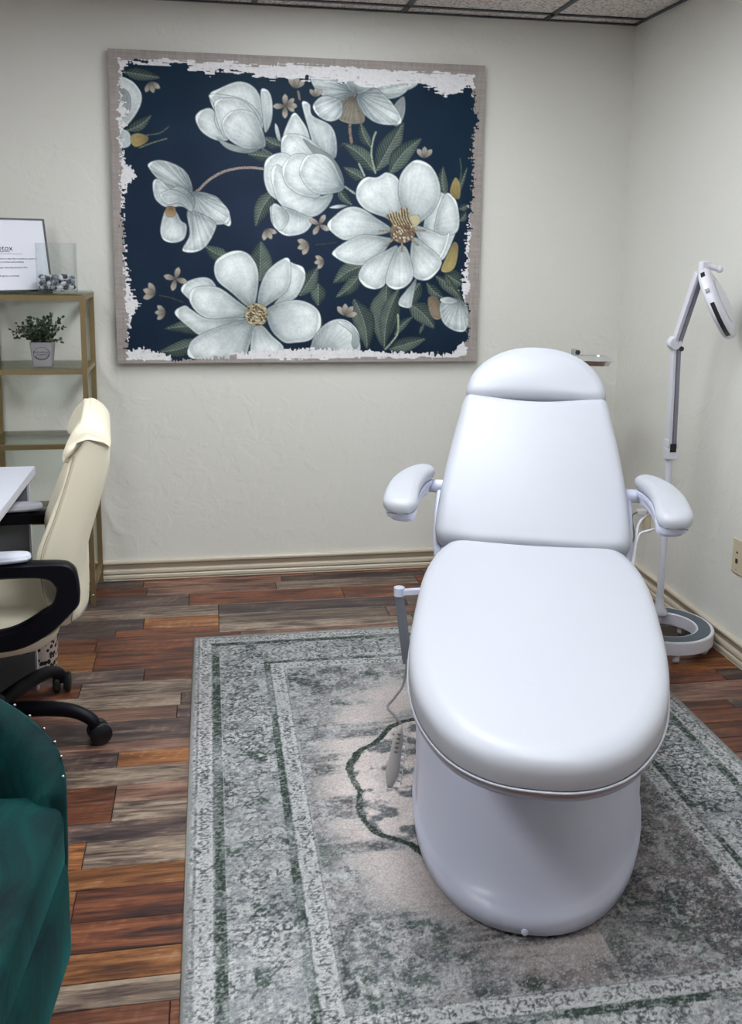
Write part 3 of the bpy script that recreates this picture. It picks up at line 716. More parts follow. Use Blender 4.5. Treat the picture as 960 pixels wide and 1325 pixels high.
art = empty('wall_canvas', ((PX0+PX1)/2, YB, PZ0), 0, 'large canvas print of white magnolias on navy hanging on back wall', 'painting')
ax, az = (PX0+PX1)/2, PZ0
pr = grid_mesh('print', DW, DH, lambda I, J: np.stack([PX0-ax+(PX1-PX0)*I/DW, np.full(I.shape, PY-YB-.0005), PZ1-az-(PZ1-PZ0)*J/DH], -1), to_lin(img), M_print, art)
G().box(PX0-ax, PX1-ax, PY-YB, -.001, 0, PZ1-PZ0).obj('canvas_board', M_linen, art)

# ------------------------------------------------------------------ rug
def build_rug():
    x0, x1, y0, y1 = RUG; NX, NY = 480, 660; w_, l_ = x1-x0, y1-y0
    J, I = np.mgrid[0:NY+1, 0:NX+1]; X = I/NX*w_; Y = J/NY*l_
    def vn(sx, sy, seed, X=X, Y=Y):
        r_ = np.random.default_rng(seed); gw, gh = int(w_/sx)+4, int(l_/sy)+4; a = r_.random((gh, gw))
        P = np.clip(X/sx+.5, 0, gw-2); Q = np.clip(Y/sy+.5, 0, gh-2); i = P.astype(int); j = Q.astype(int); fx = P-i; fy = Q-j; fx = fx*fx*(3-2*fx); fy = fy*fy*(3-2*fy)
        return (a[j, i]*(1-fx)+a[j, i+1]*fx)*(1-fy)+(a[j+1, i]*(1-fx)+a[j+1, i+1]*fx)*fy
    fbm = lambda s_, sd: vn(s_, s_, sd)*.5+vn(s_/2.1, s_/2.1, sd+1)*.3+vn(s_/4.3, s_/4.3, sd+2)*.2
    dx = np.minimum(X, w_-X); dy = np.minimum(Y, l_-Y); d = np.minimum(dx, dy); s_ = np.where(dx < dy, Y, X)   # distance from edge, run along it
    grey = np.array([162, 166, 168.]); light = np.array([208, 209, 208.]); ivory = np.array([220, 208, 203.]); slate = np.array([84, 90, 94.]); green = np.array([66, 84, 74.]); dark = np.array([52, 54, 58.]); mauve = np.array([120, 110, 110.])
    def mx(c, target, m_): m_ = np.clip(m_, 0, 1)[..., None]; return c*(1-m_)+target*m_
    fbA, fbB, fbC = fbm(.035, 10), fbm(.12, 20), fbm(.3, 30)
    pix = vn(.0045, .0045, 50); pix2 = vn(.0075, .006, 51)
    c = np.ones(X.shape+(3,))*grey
    step = lambda a, v, w__: np.clip((v-a)/w__+.5, 0, 1)
    c = mx(c, light, step(.52, fbA, .16)*.8)
    # wide border: rosettes with mirrored motif every 0.30 m
    per = .215; q = (s_ % per)-per/2; bc = .17
    rr = np.hypot(q, (d-bc)*1.0); inb = (d > .095) & (d < .25)
    ros = (np.abs(rr-.044) < .004) | (np.abs(rr-.020) < .0035) | ((np.abs(np.abs(q)-.080) < .003) & (np.abs(d-bc) < .05)) | (np.abs(np.hypot(np.abs(q)-.080, d-bc)-.020) < .003) | (np.abs(np.hypot(q, np.abs(d-bc)-.062)-.014) < .003)
    petals = (np.cos(np.arctan2(d-bc, q)*8) > .5) & (rr < .056) & (rr > .024)
    c = mx(c, light*1.04, inb*petals*.7); c = mx(c, slate, inb*ros*(pix > .30)*(.15+.55*step(.50, fbA, .2)))
    vine = inb & (np.abs(d-bc-.035*np.sin(s_*2*PI/per*1)) < .0035) & (np.abs(q) > .06); c = mx(c, slate, vine*.6)
    # speckled worn dark motif inside the wide border
    c = mx(c, slate, inb*step(.60, pix2, .10)*step(.45, fbB, .15)*.75)
    # guard bands with repeating small figures
    def guard(c, a, b):
        m_ = (d > a) & (d < b); mid_ = (a+b)/2; p = .034; qq = (s_ % p)-p/2
        c = mx(c, light*1.03, m_*.75)
        fig = (np.abs(np.hypot(qq, (d-mid_)*1.0)-.009) < .0030) | ((np.abs(qq) > .0145) & (np.abs(d-mid_) < .013))
        c = mx(c, slate, m_*fig*(pix > .25)*(.12+.55*step(.48, vn(.018, .03, 77), .25))); c = mx(c, dark, m_*(pix2 > .8)*.45)
        c = mx(c, dark, ((np.abs(d-a) < .0025) | (np.abs(d-b) < .0025))*.35*step(.42, fbA, .2)); return c
    c = guard(c, .018, .064); c = guard(c, .265, .312)
    # worn green guard lines
    for a, b, sd in ((.066, .090, 60), (.245, .265, 70)):
        m_ = ((d > a+.004*(pix-.5)) & (d < b))*np.clip(.34+1.1*step(.50, vn(.08, .08, sd), .3), 0, 1); m_ = m_*(.45+.55*(pix2 > .28))
        c = mx(c, green*.9, m_*.95)
    c = mx(c, green, inb*(np.abs(q) > .08)*step(.70, vn(.045, .045, 61), .05)*(pix2 > .35)*.75)
    # field
    fm = step(.318, d, .008)
    fx, fy = X-w_/2, Y-l_/2+.02
    fld = np.ones(c.shape)*np.array([156, 157, 160.]); fld = mx(fld, light, step(.5, fbA, .25)*.7)
    rad = np.hypot(fx/1.0, fy/1.05); ry = np.hypot(fx/.50, fy/.78)
    iv = step(.40, vn(.20, .05, 81)*.65+vn(.11, .007, 82)*.2+pix*.15, .25)*np.exp(-((ry-.70)/.24)**2)*(1-.55*(fx > .1))
    fld = mx(fld, ivory*1.03, iv*1.05)
    # mauve brown worn patch towards the right and below
    fld = mx(fld, mauve, step(.50, fbC+.20*np.clip((fx+.1)*6, 0, 1)-.12*(fy > .2), .25)*.8*(1-np.clip(iv, 0, 1))*(ry < 1.25))
    ou = 1-np.clip(iv*1.5, 0, 1); fld = mx(fld, slate, ou*step(.50, fbm(.030, 120), .10)*step(.42, fbB, .2)*.6); fld = mx(fld, green, ou*step(.63, fbm(.04, 130), .05)*.6); fld = mx(fld, light*1.05, ou*step(.60, fbm(.028, 140), .08)*.6)
    # medallion with scalloped outline
    ang = np.arctan2(fy, fx); scal = .33+.035*np.abs(np.sin(ang*4))+.012*(fbB-.5)*4; md = np.hypot(fx, fy/1.06)-scal
    inm = step(0, -md, .01)
    fld = mx(fld, ivory*1.08, inm*(.6+.4*step(.42, fbB, .15))); fld = mx(fld, slate*1.05, inm*step(.54, vn(.06, .03, 84)*.5+fbA*.5, .10)*.8)
    fld = mx(fld, green*.75, (np.abs(md) < .010)*(.55+.45*step(.4, fbB, .2))*.95)
    fld = mx(fld, light, (np.abs(md-.018) < .005)*.5)
    # corner sprays, dark
    cs = step(1.18, ry, .12); cr = fbm(.05, 90)
    fld = mx(fld, slate*.9, cs*step(.48, cr, .10)*.85); fld = mx(fld, green, cs*step(.62, fbm(.08, 95), .06)*.8); fld = mx(fld, light*1.05, cs*step(.62, fbm(.03, 99), .06)*.7)
    c = c*(1-fm[..., None])+fld*fm[..., None]
    # woven speckle everywhere
    pa = rng.random(X.shape); spk = 1-fm*np.clip(iv*1.6+inm*.6, 0, .85); c = mx(c, dark, step(.66, pix*.75+pa*.25, .10)*step(.46, fbA*.5+fbB*.5, .2)*.62*spk); c = mx(c, dark, step(.74, pix2, .06)*.30*spk); c = mx(c, np.array([226, 224, 222.]), step(.66, vn(.006, .004, 52)*.75+rng.random(X.shape)*.25, .08)*.45)
    c += ((rng.random(X.shape)-.5)*34)[..., None]
    # abrasion darkening of pile from use in broad patches
    c *= (.90+.16*fbC)[..., None]
    # bound edge
    c = mx(c, np.array([150, 152, 150.]), step(.016, -d+.032*0, .002)*0+(d < .008)*.6)
    return np.clip(c*.93, 0, 255), NX, NY
rc, NX, NY = build_rug()
t = MT('worn_rug'); at = t.node('ShaderNodeAttribute', attribute_name='tone'); co = t.coord('Object')
mp = t.n.new('ShaderNodeMapping'); t.link(co, mp.inputs[0]); mp.inputs['Scale'].default_value = (1, 1.6, 1); nz = t.noise(mp.outputs[0], 330, 2, .6)
t.set(t.mix(.75, at.outputs['Color'], t.ramp(nz, [(.34, (.62, .62, .63, 1)), (.6, (1.12, 1.12, 1.12, 1))]), 'MULTIPLY'), .95)
t.b.inputs['Specular IOR Level'].default_value = .15
t.bump(nz, .7, .004); M_rug = t.m
rug = empty('area_rug', ((RUG[0]+RUG[1])/2, (RUG[2]+RUG[3])/2, 0), 0, 'distressed grey and green oriental area rug under the white treatment chair', 'rug')
rx, ry_ = (RUG[0]+RUG[1])/2, (RUG[2]+RUG[3])/2; RT = .009
grid_mesh('pile', NX, NY, lambda I, J: np.stack([RUG[0]-rx+(RUG[1]-RUG[0])*I/NX, RUG[2]-ry_+(RUG[3]-RUG[2])*J/NY, np.full(I.shape, RT)], -1), to_lin(rc), M_rug, rug)
M_bind = simple('rug_binding', srgb(142, 142, 138), .95, grain=.3, gscale=200)
hx, hy = (RUG[1]-RUG[0])/2, (RUG[3]-RUG[2])/2
o = G().box(-hx, hx, -hy, hy, .0005, RT-.0006).obj('backing', M_bind, rug)
g = G()
for a, b in (((-hx, -hy), (hx, -hy)), ((hx, -hy), (hx, hy)), ((hx, hy), (-hx, hy)), ((-hx, hy), (-hx, -hy))):
    g.tube([(*a, .0052), (*b, .0052)], .0048, 8)
g.obj('binding', M_bind, rug, smooth=True)

# ------------------------------------------------------------------ treatment chair
AZ = math.radians(18.5)
tc = empty('treatment_chair', (.85, 2.35, RT), -AZ, 'white padded reclining treatment chair with headrest and two armrests on the rug', 'treatment chair')
TZ = -RT     # part heights are measured from the floor
def zz(p): return (p[0], p[1], p[2]+TZ)
# leg and seat cushion on a plane that falls towards the foot
LJ = Vector((0.006, .29, .565)); LF = Vector((0.006, -.85, .495)); lt = (LJ-LF).normalized(); ln_ = Vector((1, 0, 0)).cross(lt).normalized()
def leg_frame(u, v, z):
    s_ = (v+.85)/lt.y; return zz(LF+Vector((u, 0, 0))+lt*s_+ln_*z)
half = [(0, -.865), (.075, -.857), (.14, -.825), (.195, -.77), (.245, -.68), (.275, -.59), (.296, -.48), (.309, -.34), (.314, -.18), (.315, -.03), (.306, .09), (.288, .18), (.262, .245), (.215, .268), (.12, .255), (0, .250)]
lp = half+[(-a, b) for a, b in half[-2:0:-1]]
loop = smooth_path([Vector((p[0]*.965, p[1] if p[1] > -.3 else -.3+(p[1]+.3)*.965)) for p in lp], 5, True)
cushion(loop, -.014, .055, .034, .012, leg_frame, rb=.007).obj('leg_cushion', M_vinyl, tc, smooth=True)
g = G(); lo = offset_loop(loop, -.001)
g.loft([[leg_frame(p.x, p.y, z) for p in offset_loop(loop, i)] for i, z in ((.05, -.036), (.008, -.036), (.003, -.034), (.000, -.029), (-.001, -.018), (.001, -.0145), (.05, -.0145))])
g.obj('seat_rim', M_silver, tc, auto=50)
# piping line between rim and cushion
G().loft([[leg_frame(p.x, p.y, -.0145+.0028*math.sin(a)) for p in offset_loop(loop, -.0012-.0028*math.cos(a))] for a in np.linspace(0, 2*PI, 9)[:-1]], closed=True).obj('piping', M_vinyl, tc, smooth=True)
# back cushion
BA = math.radians(48); bt = Vector((0, math.cos(BA), math.sin(BA))); bn = Vector((0, -math.sin(BA), math.cos(BA))); BJ = Vector((0, .40, .62))
def back_frame(u, s_, z): return zz(BJ+Vector((u, 0, 0))+bt*s_+bn*z)
hb = [(0, -.075), (.18, -.078), (.27, -.07), (.296, -.04), (.298, .02), (.292, .10), (.280, .20), (.266, .30), (.250, .39), (.240, .45), (.222, .476), (.17, .472), (0, .455)]
bl = smooth_path([Vector(p) for p in hb+[(-a, b) for a, b in hb[-2:0:-1]]], 5, True)
cushion(bl, -.055, .03, .03, .008, back_frame).obj('back_cushion', M_vinyl, tc, smooth=True)
G().loft([[back_frame(p.x, p.y, z) for p in offset_loop(bl, i)] for i, z in ((.06, -.075), (.012, -.075), (.004, -.06), (.01, -.054), (.06, -.054))]).obj('back_panel', M_plast, tc, auto=50)
# headrest: half moon whose lower lip shows as a fold
hh = [(0, .470), (.12, .468), (.200, .460), (.232, .484), (.222, .54), (.192, .59), (.14, .635), (.075, .662), (0, .671)]
hl = smooth_path([Vector(p) for p in hh+[(-a, b) for a, b in hh[-2:0:-1]]], 5, True)
def head_frame(u, s_, z):
    s2 = s_-.47; return back_frame(u, .47+s2*math.cos(.06), .012+z+s2*math.sin(.06))
hr = cushion(hl, -.055, .022, .032, .012, head_frame).obj('headrest', M_vinyl, tc, smooth=True)
G().loft([[head_frame(p.x, p.y, z) for p in offset_loop(hl, i)] for i, z in ((.05, -.072), (.016, -.072), (.008, -.056), (.05, -.054))]).obj('headrest_panel', M_plast, tc, auto=50)
G().add([back_frame(u, s_, z) for u in (-.20, .20) for s_ in (.40, .52) for z in (-.085, -.066)], [(0, 1, 3, 2), (4, 6, 7, 5), (0, 4, 5, 1), (2, 3, 7, 6), (0, 2, 6, 4), (1, 5, 7, 3)]).obj('headrest_hinge', M_blackpad, tc)
# side rails joining back to seat
for s_ in (-1, 1):
    G().tube([zz(Vector((s_*.285, .36, .50))), zz(Vector((s_*.297, .42, .565))), zz(back_frame(s_*.297, .0, -.05)) if 0 else back_frame(s_*.299, .05, -.045), back_frame(s_*.297, .16, -.05)], .012, 10).obj('side_rail', M_plast, tc, smooth=True)
# pedestal base
def base_ring(z, a, f, b, e=2.25, n=56, ins=0):
    out = []
    for j in range(n):
        t_ = 2*PI*j/n; ct, st = math.cos(t_), math.sin(t_); L_ = b if st > 0 else f
        out.append(zz(Vector(((a-ins)*math.copysign(abs(ct)**(2/e), ct), .0+(L_-ins)*math.copysign(abs(st)**(2/e), st), z))))
    return out
spec = [(RT+.002, .288, .612, .60), (RT+.010, .300, .636, .62), (.048, .303, .643, .63), (.060, .301, .638, .63), (.070, .297, .620, .62), (.080, .296, .602, .60),
        (.13, .297, .575, .57), (.20, .299, .540, .53), (.28, .301, .498, .49), (.36, .302, .455, .45), (.42, .300, .425, .42), (.47, .272, .40, .36), (.472, .14, .2, .2)]
G().loft([base_ring(*q) for q in spec]).obj('pedestal_base', M_plast, tc, smooth=True)
G().box(-.20, .20, -.45, .25, .466+TZ, .50+TZ).obj('lift_plate', M_plast, tc)
G().ball(zz(Vector((.0, -.645, .032))), .008, 10, (1, .5, 1)).obj('cap_screw', M_plast, tc, smooth=True)
# armrests
def armrest(s_):
    root = empty('armrest', (0, 0, 0)); root.parent = tc
    hinge = back_frame(s_*.27, .215, -.035)
    pad = [(.318, .535), (.348, .565), (.385, .545), (.415, .46), (.434, .34), (.436, .21), (.426, .125), (.388, .098), (.346, .104), (.333, .15), (.338, .23), (.340, .33), (.333, .43), (.320, .49)]
    lp_ = [Vector((s_*a, b)) for a, b in pad]
    if s_ < 0: lp_ = lp_[::-1]
    lp_ = smooth_path(lp_, 4, True)
    ar = sum(lp_[i-1].x*lp_[i].y-lp_[i].x*lp_[i-1].y for i in range(len(lp_)))
    if ar < 0: lp_ = lp_[::-1]
    zt = lambda v: .727+.022*math.cos((v-.38)*4)
    cushion(lp_, -.020, .026, .02, .006, lambda u, v, z: zz((u, v, zt(v)+z))).obj('pad', M_vinyl, root, smooth=True)
    c = sum(lp_, Vector((0, 0)))/len(lp_)
    def sc(k_, dv=0): return [c+(p-c)*k_+Vector((0, dv)) for p in lp_]
    g = G()
    g.loft([[zz((p.x, p.y, zt(p.y)+z)) for p in sc(k_, dv)] for k_, z, dv in ((.90, -.019, 0), (.91, -.027, 0), (.89, -.036, 0), (.80, -.038, 0), (.76, -.046, 0), (.73, -.056, 0), (.3, -.058, 0))])
    g.obj('bracket', M_plast, root, auto=60)
    ex = Vector((s_*.345, .535, .700))
    G().tube([Vector(zz(ex-Vector((s_*.15, 0, 0)))), Vector(zz(ex)), Vector(zz(ex+Vector((s_*.02, 0, .0))))], [.021, .021, .019], 20).obj('support_tube', M_plast, root, auto=50)
    # staples under the pad front
    for k_ in range(9):
        x = s_*(.358+.0065*k_); G().box(x-.003, x+.003, .1035, .108, zt(.2)-.021+TZ, zt(.2)-.018+TZ).obj('staple', M_cable, root)
armrest(-1); armrest(1)
# drape rail handle on the left
h = empty('side_handle', (0, 0, 0)); h.parent = tc
G().tube([zz((-.372, .085, .488)), zz((-.372, .085, .512))], .0155, 16).obj('handle_cap', M_plast, h, auto=50)
G().bar(zz((-.375, .085, .497)), zz((-.27, .085, .510)), .018, .014).obj('cross_arm', M_plast, h)
o = G().bar(zz((-.372, .085, .490)), zz((-.340, .05, .300)), .020, .026).obj('hanging_bar', M_barm, h); bevel(o, .003)

# hand remote and its cord (hangs beside the base)
rem = empty('hand_remote', (.85, 2.35, RT), -AZ, 'slim grey hand remote hanging on a cord at left of the treatment chair base', 'remote control')
a_ = Vector((-.318, -.275, .285)); b_ = Vector((-.340, -.30, .125))
rings = []
for k_ in range(13):
    f = k_/12; c = a_.lerp(b_, f); wv = .011+.004*math.sin(f*PI*.8)+.005*(f > .5)*(f-.5)*2; e_ = min(1, 3*min(f+.12, 1-f+.12))
    rings.append([zz(c+Vector((math.cos(2*PI*j/14)*wv*e_, math.sin(2*PI*j/14)*.011*e_, 0))) for j in range(14)])
G().loft(rings).obj('remote_body', M_remote, rem, smooth=True)
for k_ in range(5):
    c = a_.lerp(b_, .12+.07*k_); G().ball(zz(c+Vector((.0, -.0115, 0))), .004, 8, (1.4, .5, .7)).obj('button', M_cable, rem, smooth=True)
cp = smooth_path([zz((-.338, .03, .32)), zz((-.345, .0, .26)), zz((-.355, -.10, .27)), zz((-.362, -.2, .29)), zz((-.335, -.262, .30)), zz(a_)], 8)
G().tube(cp, .0035, 8).obj('remote_cord', M_cable, rem, smooth=True)
cr = []
for k_ in range(90):
    f = k_/89; cr.append(zz((-.325-.006*math.cos(f*60), -.10-.13*f, .165-.07*f+.006*math.sin(f*60))))
G().tube(cr, .0018, 6).obj('coil_cord', M_remote, rem, smooth=True)
# white mains cables looping beneath the right armrest
cw = smooth_path([zz((.30, .33, .45)), zz((.315, .40, .56)), zz((.33, .47, .63)), zz((.37, .50, .66)), zz((.355, .455, .70))], 6)
G().tube(cw, .004, 8).obj('cable', M_cablew, tc, smooth=True)
cw = smooth_path([zz((.295, .30, .44)), zz((.305, .36, .53)), zz((.325, .43, .60)), zz((.36, .42, .625)), zz((.41, .40, .655))], 6)
G().tube(cw, .004, 8).obj('cable', M_cablew, tc, smooth=True)

# ------------------------------------------------------------------ magnifying lamp
ml = empty('magnifying_lamp', (1.665, 3.165, 0), 0, 'white floor standing magnifying lamp with ring base beside the right wall', 'floor lamp')
def rel(p, o_=(1.665, 3.165, 0)): return (p[0]-o_[0], p[1]-o_[1], p[2]-o_[2])
G().tube([rel(p) for p in CORD], .0035, 8).obj('power_cord', M_cable, ml, smooth=True); bevel(PLUG(), .004)
RO, RI = .182, .118
g = G()
prf = [(RI+.003, .086), (RI, .083), (RI, .040), (RI+.004, .037), (RO-.004, .037), (RO, .040), (RO, .083), (RO-.003, .086), (RO-.012, .086), (RO-.013, .083), (RI+.008, .083), (RI+.007, .086)]
n = 64
g.loft([[(r_*math.cos(2*PI*k_/n), r_*math.sin(2*PI*k_/n), z) for r_, z in prf] for k_ in range(n)], closed=True)
g.obj('ring_base', M_white, ml, auto=40)
G().loft([[(r_*math.cos(2*PI*k_/n), r_*math.sin(2*PI*k_/n), z) for r_, z in ((RI+.0075, .0832), (RI+.0085, .0875), (RO-.0135, .0875), (RO-.0125, .0832))] for k_ in range(n)], closed=True).obj('ring_pad', M_ringpad, ml, auto=40)
for a in (-38, 35, 107, 150, 210, 262):
    c = (.15*math.cos(math.radians(a)), .15*math.sin(math.radians(a)), 0)
    k_ = empty('caster', c, math.radians(a)); k_.parent = ml
    G().box(-.013, .013, -.012, .012, .026, .046).obj('fork', M_white, k_)
    o = G().lathe([(.012, -.010), (.018, -.008), (.018, .008), (.012, .010)], 20, (0, 0, .018), (0, 1, 0)).obj('wheel', M_cablew, k_, auto=50)
PP = (1.700, 3.270)
G().tube([rel((*PP, .05)), rel((*PP, .715))], .0135, 20).obj('pole', M_white, ml, auto=50)
G().lathe([(.03, .0), (.03, .012), (.018, .03), (.0145, .06)], 24, rel((*PP, .084))).obj('pole_socket', M_white, ml, auto=50)
def arm(a, b, name):
    A_, B_ = Vector(a), Vector(b); r_ = empty(name, (0, 0, 0)); r_.parent = ml
    side = Vector((1, -.15, 0)).normalized()
    o = G().bar(rel(A_-side*.0085), rel(B_-side*.0085), .013, .026, (0, 1, 0)).obj('extrusion', M_white, r_); bevel(o, .002)
    o = G().bar(rel(A_+side*.007), rel(B_+side*.007), .017, .020, (0, 1, 0)).obj('spring_channel', M_groove, r_)
    G().tube([rel(A_+side*.001+Vector((0, -.0125, 0))), rel(B_+side*.001+Vector((0, -.0125, 0)))], .0014, 8).obj('cable_run', M_cable, r_)
    return r_
J0 = (1.700, 3.262, .735); J1 = (1.668, 3.215, 1.135); J2_ = (1.690, 3.12, 1.395)
arm(J0, J1, 'lower_arm'); arm(J1, J2_, 'upper_arm')
o = G().box(-.022, .022, -.016, .016, -.03, .012).box(-.022, -.013, -.016, .016, .012, .045).box(.013, .022, -.016, .016, .012, .045).obj('lower_joint', M_white, ml, loc=rel((1.70, 3.262, .728))); bevel(o, .003)
G().box(-.012, .012, -.0175, -.016, -.002, .03).obj('joint_gap', M_dark, ml, loc=rel((1.70, 3.262, .728)))
G().lathe([(.022, -.016), (.024, -.012), (.024, .012), (.022, .016)], 24, rel((1.660, 3.215, 1.139)), (0, 1, .05)).obj('elbow_joint', M_white, ml, auto=50)
G().lathe([(.009, -.0145), (.009, .0145)], 24, rel((1.682, 3.212, 1.120)), (0, 1, .05)).obj('elbow_cover', M_strip, ml, auto=50)
# head: ring light seen almost edge-on
HC = Vector((1.722, 3.05, 1.290)); nrm = Vector((-.74, .52, -.43)).normalized()
hd = empty('lamp_head', rel(HC)); hd.parent = ml; hd.rotation_mode = 'QUATERNION'; hd.rotation_quaternion = Vector((0, 0, -1)).rotation_difference(nrm)
HR = .128
G().loft([[(r_*math.cos(2*PI*k_/n), r_*math.sin(2*PI*k_/n), z) for r_, z in ((HR-.045, -.014), (HR-.008, -.016), (HR, -.008), (HR+.001, .010), (HR-.006, .020), (HR-.03, .026), (HR-.048, .020))] for k_ in range(n)], closed=True).obj('head_ring', M_white, hd, auto=50)
G().lathe([(HR-.046, -.004), (HR-.046, .004)], 48).obj('lens', thin_glass('lens_glass', (.95, .97, .97, 1), .3), hd)
G().lathe([(HR-.050, .018), (HR-.049, .028), (.05, .036), (.0, .037)], 48).obj('lens_cover', M_white, hd, auto=60)
def rimstrip(a0, a1, name, zlo=-.006, zhi=.008):
    g = G(); K = 18; V = []; F = []
    for i in range(K+1):
        a = math.radians(a0+(a1-a0)*i/K)
        for r_, z in ((HR-.001, zlo), (HR+.0025, zlo), (HR+.0025, zhi), (HR-.001, zhi)): V.append((r_*math.cos(a), r_*math.sin(a), z))
    g.loft([V[i*4:i*4+4] for i in range(K+1)]); return g.obj(name, M_strip, hd)
# rim details are placed by the angle that faces the camera side
iq = hd.rotation_quaternion.inverted()
view = iq @ Vector((-.5, -1, .1)); ca = math.degrees(math.atan2(view.y, view.x))
upv = iq @ Vector((0, 0, 1)); ua = math.degrees(math.atan2(upv.y, upv.x))
dlt = (ua-ca+180) % 360-180; sg = 1 if dlt > 0 else -1
rimstrip(ca+sg*52, ca+sg*64, 'vent', -.004, .010); rimstrip(ca+sg*20, ca+sg*27, 'switch', -.004, .010); rimstrip(ca-sg*62, ca+sg*4, 'vent', -.004, .010)
o = G().box(-.018, .018, -.014, .014, -.01, .03).obj('yoke', M_white, ml, loc=rel((1.695, 3.10, 1.405)), rz=.2); bevel(o, .004)
G().tube([rel((1.700, 3.09, 1.42)), rel((1.735, 3.09, 1.41))], .009, 12).obj('tilt_knob', M_white, ml, auto=50)
G().ball(rel((1.745, 3.09, 1.408)), .013, 10).obj('tilt_knob', M_white, ml, smooth=True)

# ------------------------------------------------------------------ instrument tray stand behind the headrest
ts = empty('tray_stand', (1.46, 3.72, 0), 0, 'chrome instrument tray stand behind the headrest near the corner', 'tray stand')
c0 = Vector((1.455, 3.70)); hx, hy = .155, .105
def rr_loop(hx, hy, r_, z, n=5):
    out = []
    for cx, cy, a0 in ((hx-r_, hy-r_, 0), (-hx+r_, hy-r_, 90), (-hx+r_, -hy+r_, 180), (hx-r_, -hy+r_, 270)):
        for k_ in range(n+1):
            a = math.radians(a0+90*k_/n); out.append((cx+r_*math.cos(a), cy+r_*math.sin(a), z))
    return out
tr = empty('tray', (c0.x-1.46, c0.y-3.72, 1.008), -.22); tr.parent = ts
G().loft([rr_loop(hx+.012, hy+.012, .035, .020), rr_loop(hx+.013, hy+.013, .035, .0225), rr_loop(hx, hy, .03, .0215), rr_loop(hx-.006, hy-.006, .03, .003), rr_loop(.02, .02, .02, .003)], cap=False).loft([rr_loop(hx+.012, hy+.012, .035, .020), rr_loop(hx+.001, hy+.001, .03, .018), rr_loop(hx-.006, hy-.006, .03, .0), rr_loop(.02, .02, .02, .0)], cap=True).obj('tray_pan', M_chrome, tr, auto=50)
G().tube([(.03, .08, .012), (.03, .08, .050)], .012, 16).obj('clamp', M_chrome, tr, auto=50)
G().ball((.045, .07, .036), .010, 12).obj('clamp_screw', M_blackpad, tr, smooth=True)
G().tube([(0, .02, .0), (0, .02, -.10)], .009, 12).tube([(0, .02, -.10), (0, .0, -.97)], .011, 12).obj('post', M_chrome, tr, auto=50)
for a in (30, 150, 270):
    x, y = .20*math.cos(math.radians(a)), .20*math.sin(math.radians(a))
    if x > 0: x *= .8
    G().tube([(0, 0, .045), (x*.5, y*.5, .05), (x, y, .045)], .011, 10).obj('foot', M_chrome, ts, auto=50)
    G().lathe([(.01, -.008), (.02, -.006), (.02, .006), (.01, .008)], 16, (x, y, .0205), (0, 1, 0)).obj('caster', M_caster, ts, auto=50)

# ------------------------------------------------------------------ gold shelf
sh = empty('gold_shelf', (-.675, 4.005, 0), 0, 'tall gold metal shelf with clear glass levels against the back wall', 'shelf')
sx0, sx1, sy0, sy1 = -.195, .190, -.145, .135
T_ = .020; ztop = 1.267
for x, y in ((sx1, sy0), (sx0, sy0), (sx0, sy1), (sx1, sy1)):
    o = G().box(x-T_/2, x+T_/2, y-T_/2, y+T_/2, .0, ztop-.001).obj('post', M_gold, sh)
    G().ball((x, y-T_/2-.001, .045), .006, 10, (1, .4, 1)).obj('bolt', M_chrome, sh, smooth=True)
levels = [1.257, .968, .669, .362, .075]
for z in levels:
    for (xa, ya), (xb, yb) in (((sx0, sy0), (sx1, sy0)), ((sx0, sy1), (sx1, sy1))):
        G().box(xa+T_/2, xb-T_/2, ya-.009, ya+.009, z-.010, z+.009).obj('rail', M_gold, sh)
    for x in (sx0, sx1):
        G().box(x-.009, x+.009, sy0+T_/2, sy1-T_/2, z-.010, z+.009).obj('rail', M_gold, sh)
    if z > .1:
        g_ = G().box(sx0+.010, sx1-.010, sy0+.010, sy1-.010, z+.0092, z+.0142) if z < 1.2 else G().box(sx0-.008, sx1+.008, sy0-.008, sy1+.008, z+.0102, z+.0152)
        g_.obj('glass_pane', M_shelfglass, sh)
SZ = levels[0]+.0155; SZ2 = levels[1]+.0145
# sign
sg_ = empty('framed_sign', (-.752, 3.945, SZ), math.radians(30), 'white framed text sign in thin black frame leaning on top of gold shelf', 'sign')
tilt = empty('frame_tilt', (0, 0, 0)) if 0 else None
SW, SHH = .30, .292; LEAN = math.radians(13)
def sgp(x, y, z):   # x across, z up the sign, y off its face
    return (x, y*math.cos(LEAN)*-1+z*math.sin(LEAN), z*math.cos(LEAN)+y*math.sin(LEAN))
g = G(); fwid = .007
for x0, x1, z0, z1 in ((-SW/2, SW/2, 0, fwid), (-SW/2, SW/2, SHH-fwid, SHH), (-SW/2, -SW/2+fwid, fwid, SHH-fwid), (SW/2-fwid, SW/2, fwid, SHH-fwid)):
    g.add([sgp(x, y, z) for x in (x0, x1) for y in (0, .014) for z in (z0, z1)], [(0, 1, 3, 2), (4, 6, 7, 5), (0, 4, 5, 1), (2, 3, 7, 6), (0, 2, 6, 4), (1, 5, 7, 3)])
g.obj('sign_frame', M_frameb, sg_)
G().add([sgp(x, y, z) for x in (-SW/2+fwid, SW/2-fwid) for y in (.002, .011) for z in (fwid, SHH-fwid)], [(0, 1, 3, 2), (4, 6, 7, 5), (0, 4, 5, 1), (2, 3, 7, 6), (0, 2, 6, 4), (1, 5, 7, 3)]).obj('sign_sheet', M_paper, sg_)
